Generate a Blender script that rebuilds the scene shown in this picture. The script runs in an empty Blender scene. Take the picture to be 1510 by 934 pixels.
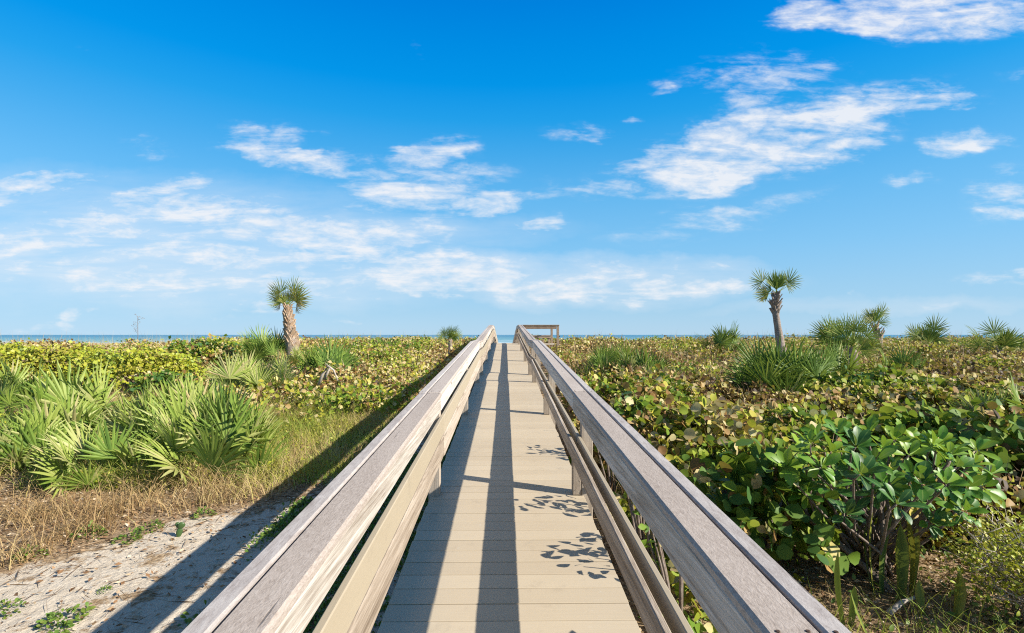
import bpy, bmesh, math, random
import numpy as np
from mathutils import Vector, Matrix
random.seed(7); RNG = np.random.default_rng(7)
S = bpy.context.scene; COL = S.collection
R = math.radians

# ------------------------------------------------------------------ camera
F = 772.0; YAW = R(0.74); CAM = Vector((-0.015, 0, 2.0))
FW = Vector((math.sin(YAW), math.cos(YAW), 0)); RT = Vector((math.cos(YAW), -math.sin(YAW), 0))
cd = bpy.data.cameras.new('camera'); cam = bpy.data.objects.new('camera', cd); COL.objects.link(cam)
cd.sensor_width = 36; cd.lens = F / 1510 * 36; cd.shift_y = 27 / 1510; cd.clip_end = 80000; cd.clip_start = 0.05
cam.location = CAM; cam.rotation_euler = (R(90), 0, -YAW); S.camera = cam
def at(px, py, d):
    """the point seen at photo pixel (px, py), d metres ahead"""
    return CAM + FW * d + RT * ((px - 755) / F * d) + Vector((0, 0, (494 - py) / F * d))

# ------------------------------------------------------------------ numpy noise
_LAT = RNG.random((256, 256))
def vnoise(x, y):
    xi = np.floor(x).astype(int); yi = np.floor(y).astype(int); fx = x - xi; fy = y - yi
    fx = fx * fx * (3 - 2 * fx); fy = fy * fy * (3 - 2 * fy)
    g = lambda a, b: _LAT[a & 255, b & 255]
    return (g(xi, yi) * (1 - fx) + g(xi + 1, yi) * fx) * (1 - fy) + (g(xi, yi + 1) * (1 - fx) + g(xi + 1, yi + 1) * fx) * fy
def fbm(x, y, o=4):
    x = np.asarray(x, float); y = np.asarray(y, float); s = 0; a = .5; t = 0
    for i in range(o):
        s = s + a * vnoise(x * 2 ** i + 17 * i, y * 2 ** i + 31 * i); t += a; a *= .5
    return s / t
def sstep(a, b, x):
    t = np.clip((np.asarray(x, float) - a) / (b - a), 0, 1); return t * t * (3 - 2 * t)

# ------------------------------------------------------------------ profiles
PK = [(-4, .5 - .0534 * 4), (10.4, 1.06), (12.2, 1.07), (22, 1.60), (25, 1.60), (43, .30)]
def D(y):
    return float(np.interp(y, [p[0] for p in PK], [p[1] for p in PK]))
def G(x, y):
    x = np.asarray(x, float); y = np.asarray(y, float)
    b = np.interp(y, [-60, -5, 0, 22, 34, 48, 180, 260], [-.3, -.15, .05, 1.05, 1.12, .15, -.8, -3.0])
    n = (fbm(x * .25 + 40, y * .25 + 9, 3) - .5) * .35 * sstep(2.2, 7, np.abs(x)) + (fbm(x * 1.7, y * 1.7, 3) - .5) * .07
    return b + n
def g1(x, y): return float(G(np.array([x]), np.array([y]))[0])

# ------------------------------------------------------------------ tags
def tag(o, label=None, cat=None, group=None, kind=None):
    if label: o['label'] = label
    if cat: o['category'] = cat
    if group: o['group'] = group
    if kind: o['kind'] = kind
    return o
def empty(name, loc, label, cat, group=None):
    o = bpy.data.objects.new(name, None); COL.objects.link(o); o.location = loc; o.empty_display_size = .2
    return tag(o, label, cat, group)
def link(name, me, mat=None, parent=None):
    if mat is not None and not me.materials: me.materials.append(mat)
    o = bpy.data.objects.new(name, me); COL.objects.link(o)
    if parent is not None: o.parent = parent
    return o
def mesh(name, V, Fc, tone=None, smooth=False):
    me = bpy.data.meshes.new(name)
    V = np.asarray(V, np.float32)
    if isinstance(Fc, np.ndarray):
        nf, k = Fc.shape
        me.vertices.add(len(V)); me.vertices.foreach_set('co', V.ravel())
        me.loops.add(nf * k); me.loops.foreach_set('vertex_index', Fc.astype(np.int32).ravel())
        me.polygons.add(nf); me.polygons.foreach_set('loop_start', np.arange(0, nf * k, k, dtype=np.int32))
        me.update(calc_edges=True)
    else:
        me.from_pydata([tuple(map(float, v)) for v in V], [], [tuple(map(int, f)) for f in Fc])
    if tone is not None:
        a = me.attributes.new('tone', 'FLOAT', 'POINT'); a.data.foreach_set('value', np.asarray(tone, np.float32))
    if smooth: me.polygons.foreach_set('use_smooth', [True] * len(me.polygons))
    me.update()
    return me

# ------------------------------------------------------------------ materials
class NT:
    def __init__(s, tree): s.t = tree; tree.nodes.clear()
    def n(s, typ, **k):
        nd = s.t.nodes.new(typ)
        for a, v in k.items():
            if a.startswith('i_'):
                key = a[2:]; key = int(key) if key.isdigit() else key.replace('_', ' ')
                s.put(nd.inputs[key], v)
            else: setattr(nd, a, v)
        return nd
    def put(s, sock, v):
        if isinstance(v, bpy.types.NodeSocket): s.t.links.new(v, sock)
        else: sock.default_value = v
    def math(s, op, a, b=0.0, c=None, clamp=False):
        nd = s.n('ShaderNodeMath', operation=op, use_clamp=clamp); s.put(nd.inputs[0], a); s.put(nd.inputs[1], b)
        if c is not None: s.put(nd.inputs[2], c)
        return nd.outputs[0]
    def mix(s, f, a, b, blend='MIX'):
        nd = s.n('ShaderNodeMix', data_type='RGBA', blend_type=blend); s.put(nd.inputs[0], f)
        s.put(nd.inputs[6], a if isinstance(a, bpy.types.NodeSocket) else (*a, 1) if len(a) == 3 else a)
        s.put(nd.inputs[7], b if isinstance(b, bpy.types.NodeSocket) else (*b, 1) if len(b) == 3 else b)
        return nd.outputs[2]
    def ramp(s, f, stops, interp='LINEAR'):
        nd = s.n('ShaderNodeValToRGB'); cr = nd.color_ramp; cr.interpolation = interp
        while len(cr.elements) < len(stops): cr.elements.new(.5)
        for e, (p, c) in zip(cr.elements, stops):
            e.position = p; e.color = (*c, 1) if len(c) == 3 else c
        s.put(nd.inputs[0], f); return nd.outputs[0]
    def noise(s, vec, scale, detail=4, rough=.55, dist=0.0):
        nd = s.n('ShaderNodeTexNoise', noise_dimensions='3D'); nd.inputs['Scale'].default_value = scale
        nd.inputs['Detail'].default_value = detail; nd.inputs['Roughness'].default_value = rough
        nd.inputs['Distortion'].default_value = dist
        if vec is not None: s.put(nd.inputs['Vector'], vec)
        return nd.outputs[0]
    def map(s, vec, loc=(0, 0, 0), rot=(0, 0, 0), sc=(1, 1, 1), typ='POINT'):
        nd = s.n('ShaderNodeMapping', vector_type=typ); s.put(nd.inputs[0], vec)
        nd.inputs['Location'].default_value = loc; nd.inputs['Rotation'].default_value = rot; nd.inputs['Scale'].default_value = sc
        return nd.outputs[0]
def newmat(name):
    m = bpy.data.materials.new(name); m.use_nodes = True; return m, NT(m.node_tree)
def finish(t, col, rough=.6, bump=None, bstr=.3, bdist=.01, trans=0.0, tcol=None, spec=.4):
    b = t.n('ShaderNodeBsdfPrincipled'); t.put(b.inputs['Base Color'], col if isinstance(col, bpy.types.NodeSocket) else (*col, 1))
    t.put(b.inputs['Roughness'], rough); b.inputs['Specular IOR Level'].default_value = spec
    if bump is not None:
        bn = t.n('ShaderNodeBump'); bn.inputs['Strength'].default_value = bstr; bn.inputs['Distance'].default_value = bdist
        t.put(bn.inputs['Height'], bump); t.put(b.inputs['Normal'], bn.outputs[0])
    out = t.n('ShaderNodeOutputMaterial'); sh = b.outputs[0]
    if trans > 0:
        tr = t.n('ShaderNodeBsdfTranslucent'); t.put(tr.inputs[0], tcol if tcol is not None else col)
        mx = t.n('ShaderNodeMixShader'); mx.inputs[0].default_value = trans
        t.put(mx.inputs[1], sh); t.put(mx.inputs[2], tr.outputs[0]); sh = mx.outputs[0]
    t.put(out.inputs[0], sh)
def island(t): return t.n('ShaderNodeNewGeometry').outputs['Random Per Island']
def objco(t): return t.n('ShaderNodeTexCoord').outputs['Object']

def wood_mat(name, stops, grain=(55, 1.6, 55), knots=True, bstr=.5, blotch=.5, rough=.8):
    m, t = newmat(name); co = objco(t); isl = island(t)
    off = t.n('ShaderNodeCombineXYZ'); t.put(off.inputs[1], t.math('MULTIPLY', isl, 37.0)); t.put(off.inputs[2], t.math('MULTIPLY', isl, 11.0))
    v = t.n('ShaderNodeVectorMath', operation='ADD'); t.put(v.inputs[0], co); t.put(v.inputs[1], off.outputs[0]); v = v.outputs[0]
    gr = t.noise(t.map(v, sc=grain), 1.0, 6, .62, .6)
    fine = t.noise(t.map(v, sc=(260, 9 if grain[1] < 5 else 160, 260)), 1.0, 3, .6)
    bl = t.noise(t.map(v, sc=(7, 1.3, 7)), 1.0, 5, .6)
    f = t.math('ADD', t.math('MULTIPLY', gr, .62), t.math('MULTIPLY', bl, blotch * .6))
    f = t.math('ADD', f, t.math('MULTIPLY', t.math('SUBTRACT', isl, .5), .16))
    f = t.math('ADD', f, t.math('MULTIPLY', t.math('SUBTRACT', fine, .5), .3))
    f = t.math('SUBTRACT', f, .0 if blotch >= .5 else -.1)
    col = t.ramp(f, stops)
    if knots:
        vo = t.n('ShaderNodeTexVoronoi', feature='F1'); t.put(vo.inputs['Vector'], t.map(v, sc=(3.6, 1.5, 3.6))); vo.inputs['Scale'].default_value = 1.0
        k = t.math('LESS_THAN', vo.outputs['Distance'], .07)
        kk = t.ramp(vo.outputs['Distance'], [(0, (1, 1, 1)), (.045, (.9, .9, .9)), (.10, (0, 0, 0))])
        col = t.mix(t.math('MULTIPLY', kk, .75), col, (.10, .055, .03))
    st = t.noise(t.map(v, sc=(34, .55, 34)), 1.0, 3, .5)
    crack = t.ramp(st, [(.70, (0, 0, 0)), (.745, (1, 1, 1))])
    col = t.mix(t.math('MULTIPLY', crack, .6), col, (.055, .045, .04))
    h = t.math('SUBTRACT', t.math('ADD', gr, t.math('MULTIPLY', fine, .5)), t.math('MULTIPLY', crack, .8))
    finish(t, col, rough, h, bstr, .004, spec=.25)
    return m
M = {}
M['cap'] = wood_mat('weathered_cap_wood', [(.25, (.17, .13, .105)), (.42, (.30, .25, .21)), (.55, (.37, .315, .27)), (.75, (.47, .415, .37))], knots=False, grain=(150, 42, 150), bstr=.4, blotch=.45)
M['strip'] = wood_mat('weathered_strip_wood', [(.25, (.24, .205, .185)), (.45, (.37, .335, .31)), (.6, (.45, .415, .385)), (.8, (.53, .50, .47))], knots=False, grain=(60, 12, 60), bstr=.35)
M['fascia'] = wood_mat('bleached_rail_wood', [(.22, (.16, .12, .09)), (.38, (.36, .32, .27)), (.5, (.50, .465, .42)), (.75, (.62, .60, .565))], grain=(45, 1.1, 45), bstr=.8)
M['rail'] = wood_mat('brown_rail_wood', [(.22, (.14, .105, .075)), (.40, (.29, .235, .18)), (.52, (.40, .34, .275)), (.75, (.50, .45, .39))], grain=(40, 1.0, 40), bstr=.8)
M['post'] = wood_mat('post_wood', [(.22, (.13, .10, .07)), (.42, (.28, .23, .18)), (.55, (.38, .32, .255)), (.8, (.47, .42, .36))], grain=(45, 45, 1.4), bstr=.6)
M['beam'] = wood_mat('platform_wood', [(.22, (.11, .07, .045)), (.42, (.22, .155, .105)), (.55, (.30, .23, .165)), (.8, (.40, .33, .26))], grain=(4, 30, 45), bstr=.6)
def composite(name, c0, c1, axis):
    m, t = newmat(name); co = objco(t); isl = island(t)
    off = t.n('ShaderNodeCombineXYZ'); t.put(off.inputs[0], t.math('MULTIPLY', isl, 51.0))
    v = t.n('ShaderNodeVectorMath', operation='ADD'); t.put(v.inputs[0], co); t.put(v.inputs[1], off.outputs[0]); v = v.outputs[0]
    sc = (2.2, 90, 90) if axis == 'x' else (90, 2.2, 90)
    gr = t.noise(t.map(v, sc=sc), 1.0, 4, .6)
    bl = t.noise(co, 2.3, 5, .6)
    dirt = t.noise(co, 14, 5, .7)
    f = t.math('ADD', t.math('MULTIPLY', gr, .35), t.math('ADD', t.math('MULTIPLY', bl, .4), t.math('MULTIPLY', isl, .42)))
    col = t.mix(f, c0, c1)
    spot = t.ramp(dirt, [(.63, (0, 0, 0)), (.72, (1, 1, 1))])
    col = t.mix(t.math('MULTIPLY', spot, .28), col, (.50, .46, .40))
    dk = t.ramp(t.noise(co, 5.1, 6, .7), [(.30, (1, 1, 1)), (.42, (0, 0, 0))])
    col = t.mix(t.math('MULTIPLY', dk, .22), col, (.16, .13, .10))
    finish(t, col, .62, t.math('ADD', gr, t.math('MULTIPLY', dirt, .3)), .25, .003, spec=.3)
    return m
M['deck'] = composite('composite_deck', (.36, .29, .20), (.47, .395, .285), 'x')
M['tan'] = composite('composite_rail', (.295, .245, .17), (.375, .32, .235), 'y')

def leaf_mat(name, stops, attr='tone', rough=.45, trans=.25, jitter=.18, spec=.45, vein=False):
    m, t = newmat(name)
    f = t.n('ShaderNodeAttribute', attribute_name=attr).outputs['Fac'] if attr else .5
    f = t.math('ADD', f, t.math('MULTIPLY', t.math('SUBTRACT', island(t), .5), jitter))
    sp = t.noise(objco(t), 22, 3, .6)
    f = t.math('ADD', f, t.math('MULTIPLY', t.math('SUBTRACT', sp, .5), .12), clamp=True)
    col = t.ramp(f, stops)
    if vein:
        rb = t.n('ShaderNodeAttribute', attribute_name='rib').outputs['Fac']
        col = t.mix(t.ramp(rb, [(.84, (0, 0, 0)), (.93, (.8, .8, .8))]), col, (.16, .26, .06))
    finish(t, col, rough, trans=trans, tcol=t.mix(.35, col, (.30, .34, .03)), spec=spec)
    return m
SG = [(0, (.06, .035, .02)), (.10, (.19, .095, .03)), (.2, (.36, .22, .075)), (.29, (.54, .42, .20)), (.36, (.60, .53, .28)), (.43, (.46, .38, .05)), (.54, (.31, .35, .035)), (.76, (.14, .235, .025)), (1, (.05, .125, .03))]
M['grape'] = leaf_mat('sea_grape_leaf', SG, rough=.55, spec=.22, trans=.32)
M['yellow'] = leaf_mat('yellow_green_leaf', [(0, (.13, .085, .03)), (.22, (.28, .24, .04)), (.5, (.40, .41, .03)), (.8, (.27, .34, .03)), (1, (.09, .15, .03))], rough=.5)
M['glossy'] = leaf_mat('glossy_dark_leaf', [(0, (.022, .07, .02)), (.3, (.045, .14, .025)), (.6, (.10, .25, .025)), (1, (.24, .36, .03))], rough=.42, spec=.3, trans=.28, vein=True)
M['palmetto'] = leaf_mat('palmetto_leaf', [(0, (.46, .36, .18)), (.14, (.42, .42, .17)), (.32, (.31, .37, .08)), (.5, (.19, .28, .045)), (.72, (.085, .155, .025)), (1, (.03, .065, .015))], rough=.5, trans=.28, spec=.25)
M['palm'] = leaf_mat('palm_leaf', [(0, (.32, .20, .08)), (.2, (.40, .36, .10)), (.42, (.25, .31, .055)), (.65, (.12, .20, .03)), (1, (.045, .10, .02))], rough=.5, trans=.28, spec=.25)
M['grass'] = leaf_mat('dry_grass', [(0, (.20, .11, .05)), (.3, (.42, .28, .13)), (.55, (.52, .40, .20)), (.72, (.44, .42, .08)), (1, (.20, .29, .04))], rough=.6, trans=.25, spec=.2)
M['weed'] = leaf_mat('green_weed', [(0, (.12, .13, .04)), (.4, (.16, .22, .035)), (.7, (.12, .21, .03)), (1, (.06, .13, .025))], rough=.5, trans=.25, spec=.3)
M['snake'] = leaf_mat('snake_plant_leaf', [(0, (.30, .24, .03)), (.4, (.23, .24, .04)), (.7, (.10, .16, .035)), (1, (.05, .10, .03))], rough=.4, trans=.15, jitter=.1)
def bark(name, stops, sc=(14, 14, 40), bstr=.8):
    m, t = newmat(name); co = objco(t)
    n = t.noise(t.map(co, sc=sc), 1.0, 6, .65); n2 = t.noise(co, 5, 3, .5)
    col = t.ramp(t.math('ADD', t.math('MULTIPLY', n, .7), t.math('MULTIPLY', n2, .3)), stops)
    finish(t, col, .85, n, bstr, .02, spec=.15); return m
M['trunk'] = bark('palm_trunk_bark', [(.3, (.12, .095, .075)), (.5, (.25, .20, .165)), (.7, (.38, .33, .28))])
M['boot'] = bark('palm_boot', [(.3, (.20, .11, .06)), (.5, (.38, .27, .18)), (.7, (.55, .46, .36))], sc=(30, 30, 12))
M['boot_grey'] = bark('palm_boot_grey', [(.3, (.12, .09, .07)), (.5, (.27, .22, .18)), (.7, (.42, .37, .32))], sc=(30, 30, 12))
M['stem'] = bark('shrub_stem', [(.3, (.09, .065, .05)), (.5, (.19, .15, .12)), (.7, (.32, .27, .23))], sc=(40, 40, 18), bstr=.5)
M['drift'] = bark('driftwood', [(.3, (.20, .17, .14)), (.5, (.38, .33, .28)), (.7, (.52, .47, .41))], sc=(30, 30, 10), bstr=.5)
M['litter'] = leaf_mat('leaf_litter', [(0, (.10, .055, .03)), (.35, (.25, .14, .07)), (.65, (.42, .29, .17)), (1, (.58, .48, .35))], rough=.8, trans=.1, spec=.15)

m, t = newmat('rusty_screw'); finish(t, t.ramp(t.noise(objco(t), 300, 3, .6), [(.3, (.03, .02, .015)), (.7, (.11, .06, .035))]), .7, spec=.3); M['rust'] = m
# ground: pale sand, litter and soil under the plants (attribute = how much litter lies there)
m, t = newmat('dune_sand'); co = objco(t)
fine = t.noise(co, 55, 5, .7); mid = t.noise(co, 6, 6, .65); big = t.noise(co, 1.1, 5, .6)
sand = t.ramp(t.math('ADD', t.math('MULTIPLY', fine, .5), t.math('MULTIPLY', mid, .5)), [(.28, (.34, .265, .19)), (.45, (.50, .425, .325)), (.7, (.60, .53, .43))])
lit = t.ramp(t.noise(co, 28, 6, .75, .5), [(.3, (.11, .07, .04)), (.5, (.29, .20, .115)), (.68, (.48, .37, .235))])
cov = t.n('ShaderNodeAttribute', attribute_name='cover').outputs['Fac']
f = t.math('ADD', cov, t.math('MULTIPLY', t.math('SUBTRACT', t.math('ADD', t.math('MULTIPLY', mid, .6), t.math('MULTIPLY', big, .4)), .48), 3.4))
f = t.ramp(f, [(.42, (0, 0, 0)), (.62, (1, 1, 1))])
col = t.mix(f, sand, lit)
finish(t, col, .95, t.math('ADD', t.math('MULTIPLY', fine, .4), t.math('ADD', mid, t.noise(co, 18, 4, .6))), .55, .04, spec=.1)
M['ground'] = m
# sea
m, t = newmat('sea_water'); co = objco(t)
w = t.noise(t.map(co, sc=(.05, .22, 1)), 1.0, 5, .6); w2 = t.noise(t.map(co, sc=(.012, .05, 1)), 1.0, 4, .6)
y = t.n('ShaderNodeSeparateXYZ', i_0=co).outputs[1]
far = t.n('ShaderNodeMapRange', interpolation_type='SMOOTHSTEP'); t.put(far.inputs[0], y); far.inputs[1].default_value = 180; far.inputs[2].default_value = 900
col = t.mix(far.outputs[0], (.13, .30, .30), (.025, .15, .24))
col = t.mix(t.math('MULTIPLY', w2, .5), col, (.06, .22, .30))
near = t.math('SUBTRACT', 1.0, t.math('MULTIPLY', t.math('SUBTRACT', y, 185.0), 1 / 160, clamp=True))
foam = t.ramp(t.math('ADD', t.noise(t.map(co, sc=(.012, .16, 1)), 1.0, 4, .6, .4), t.math('MULTIPLY', near, .16)), [(.66, (0, 0, 0)), (.70, (1, 1, 1))])
col = t.mix(foam, col, (.8, .82, .82))
finish(t, col, .35, w, .5, .6, spec=.35); M['sea'] = m

# ------------------------------------------------------------------ geometry helpers
class BM:
    """boxes and prisms gathered into one bevelled mesh"""
    def __init__(s): s.b = bmesh.new()
    def hexa(s, P, bev=.004):
        vs = [s.b.verts.new(p) for p in P]
        fs = [s.b.faces.new([vs[i] for i in q]) for q in ((0, 3, 2, 1), (4, 5, 6, 7), (0, 1, 5, 4), (1, 2, 6, 5), (2, 3, 7, 6), (3, 0, 4, 7))]
        if bev > 0:
            es = list({e for f in fs for e in f.edges})
            bmesh.ops.bevel(s.b, geom=es, offset=bev, segments=1, affect='EDGES', profile=.5)
    def box(s, x0, x1, y0, y1, z0, z1, bev=.004):
        s.hexa([(x0, y0, z0), (x1, y0, z0), (x1, y1, z0), (x0, y1, z0), (x0, y0, z1), (x1, y0, z1), (x1, y1, z1), (x0, y1, z1)], bev)
    def run(s, x0, x1, ya, yb, h0, h1, bev=.004, ja=0, jb=0):
        """board along the walk, following the deck profile, between heights h0 and h1 over the deck"""
        za, zb = D(ya), D(yb); x0, x1 = min(x0, x1), max(x0, x1)
        s.hexa([(x0 + ja, ya, za + h0), (x1 + ja, ya, za + h0), (x1 + jb, yb, zb + h0), (x0 + jb, yb, zb + h0),
                (x0 + ja, ya, za + h1), (x1 + ja, ya, za + h1), (x1 + jb, yb, zb + h1), (x0 + jb, yb, zb + h1)], bev)
    def done(s, name, mat, parent=None):
        me = bpy.data.meshes.new(name); bmesh.ops.recalc_face_normals(s.b, faces=s.b.faces); s.b.to_mesh(me); s.b.free()
        return link(name, me, mat, parent)
def tube(path, radii, k=8, cap=True):
    """V, F of a tube through the points of path"""
    V = []; Fc = []; n = len(path); P = [Vector(p) for p in path]
    ref = Vector((.31, .17, .93)).normalized()
    for i in range(n):
        d = (P[min(i + 1, n - 1)] - P[max(i - 1, 0)]).normalized()
        a = d.cross(ref if abs(d.dot(ref)) < .95 else Vector((1, 0, 0))).normalized(); b = d.cross(a)
        for j in range(k):
            w = 2 * math.pi * j / k; V.append(P[i] + (a * math.cos(w) + b * math.sin(w)) * radii[i])
    for i in range(n - 1):
        for j in range(k):
            Fc.append((i * k + j, i * k + (j + 1) % k, (i + 1) * k + (j + 1) % k, (i + 1) * k + j))
    if cap: Fc.append(tuple(range((n - 1) * k, n * k))); Fc.append(tuple(range(k - 1, -1, -1)))
    return V, Fc
def tubes_mesh(name, paths, k=7):
    V = []; Fc = []
    for path, rad in paths:
        v, f = tube(path, rad, k); o = len(V); V += v; Fc += [tuple(i + o for i in q) for q in f]
    return mesh(name, [tuple(v) for v in V], Fc, smooth=True)
def unit(a): return a / (np.linalg.norm(a, axis=-1, keepdims=True) + 1e-9)
# leaf templates: (along, across, lift), quads
ROUND = (np.array([(0, 0, 0), (.22, .36, .07), (.55, .50, .10), (.86, .32, .04), (1, 0, -.04), (.86, -.32, .04), (.55, -.50, .10), (.22, -.36, .07), (.35, 0, 0), (.7, 0, .01)]),
         np.array([(0, 1, 2, 8), (8, 2, 3, 9), (9, 3, 4, 4), (0, 8, 6, 7), (8, 9, 5, 6), (9, 4, 4, 5)]))
OVAL = (np.array([(0, 0, 0), (.18, .10, .03), (.38, .20, .06), (.60, .26, .07), (.80, .22, .03), (.94, .10, -.04), (1, 0, -.08), (.94, -.10, -.04), (.80, -.22, .03), (.60, -.26, .07), (.38, -.20, .06), (.18, -.10, .03), (.2, 0, 0), (.4, 0, .01), (.62, 0, .01), (.82, 0, -.025)]),
        np.array([(0, 1, 12, 12), (1, 2, 13, 12), (2, 3, 14, 13), (3, 4, 15, 14), (4, 5, 15, 15), (5, 6, 15, 15), (0, 12, 11, 11), (12, 13, 10, 11), (13, 14, 9, 10), (14, 15, 8, 9), (15, 7, 8, 8), (15, 6, 7, 7)]))
SIMPLE = (np.array([(0, 0, 0), (.5, .42, .08), (1, 0, 0), (.5, -.42, .08), (.5, 0, 0)]), np.array([(0, 1, 4, 4), (1, 2, 4, 4), (0, 4, 3, 3), (4, 2, 3, 3)]))
def leaves(name, P, U, N, L, tone, tmpl, wide=1.0, curl=None):
    T, Q = tmpl; P = np.asarray(P, float); n = len(P); k = len(T)
    U = unit(U); W = unit(np.cross(N, U)); N = np.cross(U, W)
    L = np.asarray(L, float).reshape(-1, 1, 1); c = (curl if curl is not None else np.ones(n)).reshape(-1, 1, 1)
    V = P[:, None, :] + L * (T[None, :, 0:1] * U[:, None, :] + wide * T[None, :, 1:2] * W[:, None, :] + c * T[None, :, 2:3] * N[:, None, :])
    V = V.reshape(-1, 3); idx = (np.arange(n) * k)[:, None, None]
    tri = Q[:, 2] == Q[:, 3]; tri2 = Q
    # quads with a doubled corner become triangles: split everything into triangles
    TT = []
    for q in Q:
        q = list(dict.fromkeys(q.tolist())); TT.append(q[:3]);
        if len(q) == 4: TT.append([q[0], q[2], q[3]])
    Fc = (idx + np.array(TT)[None]).reshape(-1, 3)
    me = mesh(name, V, Fc, np.repeat(tone, k), smooth=True)
    if k == 16:
        a = me.attributes.new('rib', 'FLOAT', 'POINT'); a.data.foreach_set('value', np.tile((np.abs(T[:, 1]) < .01).astype(np.float32), n))
    return me
def rand_dirs(n):
    a = RNG.normal(size=(n, 3)); return unit(a)
def blades(name, P, H, W, tone, lean=.5, seg=3, az=None):
    """grass blades rooted at P"""
    n = len(P); a = RNG.random(n) * 2 * math.pi if az is None else az
    dx = np.stack([np.cos(a), np.sin(a), np.zeros(n)], 1); sd = np.stack([-np.sin(a), np.cos(a), np.zeros(n)], 1)
    tw = RNG.random(n) * 2 * math.pi; sd = sd * np.cos(tw)[:, None] + dx * np.sin(tw)[:, None]
    ln = (lean * (.3 + 1.2 * RNG.random(n)))[:, None]; H = np.asarray(H).reshape(-1, 1); W = np.asarray(W).reshape(-1, 1)
    rows = []
    for i in range(seg + 1):
        s = i / seg; c = P + H * (dx * ln * s ** 1.8 + np.array([0, 0, 1.0]) * (s - .35 * ln * s ** 2.2))
        w = W * (1 - s) ** .7 * .5 + .0004
        rows += [c - sd * w, c + sd * w]
    V = np.stack(rows, 1); k = V.shape[1]; q = np.array([(2 * i, 2 * i + 1, 2 * i + 3, 2 * i + 2) for i in range(seg)])
    Fc = ((np.arange(n) * k)[:, None, None] + q[None]).reshape(-1, 4)
    return mesh(name, V.reshape(-1, 3), Fc, np.repeat(tone, k))

# ------------------------------------------------------------------ ground, beach and sea
def gridaxis(a, b, n, c, p): # denser near c
    s = np.linspace(-1, 1, n); s = np.sign(s) * np.abs(s) ** p
    return np.where(s < 0, c + s * (c - a), c + s * (b - c))
gx = gridaxis(-900, 900, 301, 0, 3.2); gy = np.unique(np.concatenate([np.linspace(-60, -5, 20), np.linspace(-5, 14, 150), np.linspace(14, 50, 90), np.linspace(50, 265, 30)]))
XX, YY = np.meshgrid(gx, gy); ZZ = G(XX, YY)
def sand_edge(x, y):
    return np.minimum(-3.5 + .85 * (y - 4.4), -2.3 - .03 * y) + (fbm(x * .9 + 3, y * .9, 3) - .5) * 2.0
def bare(x, y):
    """1 where open sand shows"""
    near = sstep(-4.6, -3.4, x + .42 * (y - 3) * 0) * 0
    edge = sand_edge(x, y)
    a = sstep(-.35, .35, x - edge) * (x < -.3) * sstep(9.5, 6.5, y)
    b = sstep(45, 50, y)
    u = (np.abs(x) < .8)
    return np.clip(a + b + u * .3, 0, 1)
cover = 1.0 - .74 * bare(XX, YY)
nx = len(gx); ny = len(gy)
ii = np.arange(ny - 1)[:, None] * nx + np.arange(nx - 1)[None]
Fq = np.stack([ii, ii + 1, ii + nx + 1, ii + nx], -1).reshape(-1, 4)
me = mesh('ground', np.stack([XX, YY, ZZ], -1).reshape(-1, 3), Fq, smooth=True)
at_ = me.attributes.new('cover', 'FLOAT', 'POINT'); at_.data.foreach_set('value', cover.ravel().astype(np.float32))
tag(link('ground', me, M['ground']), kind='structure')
me = mesh('sea', [(-40000, 175, -.86), (40000, 175, -.86), (40000, 45000, -.86), (-40000, 45000, -.86)], [(0, 1, 2, 3)])
tag(link('sea', me, M['sea']), kind='structure')

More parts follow.
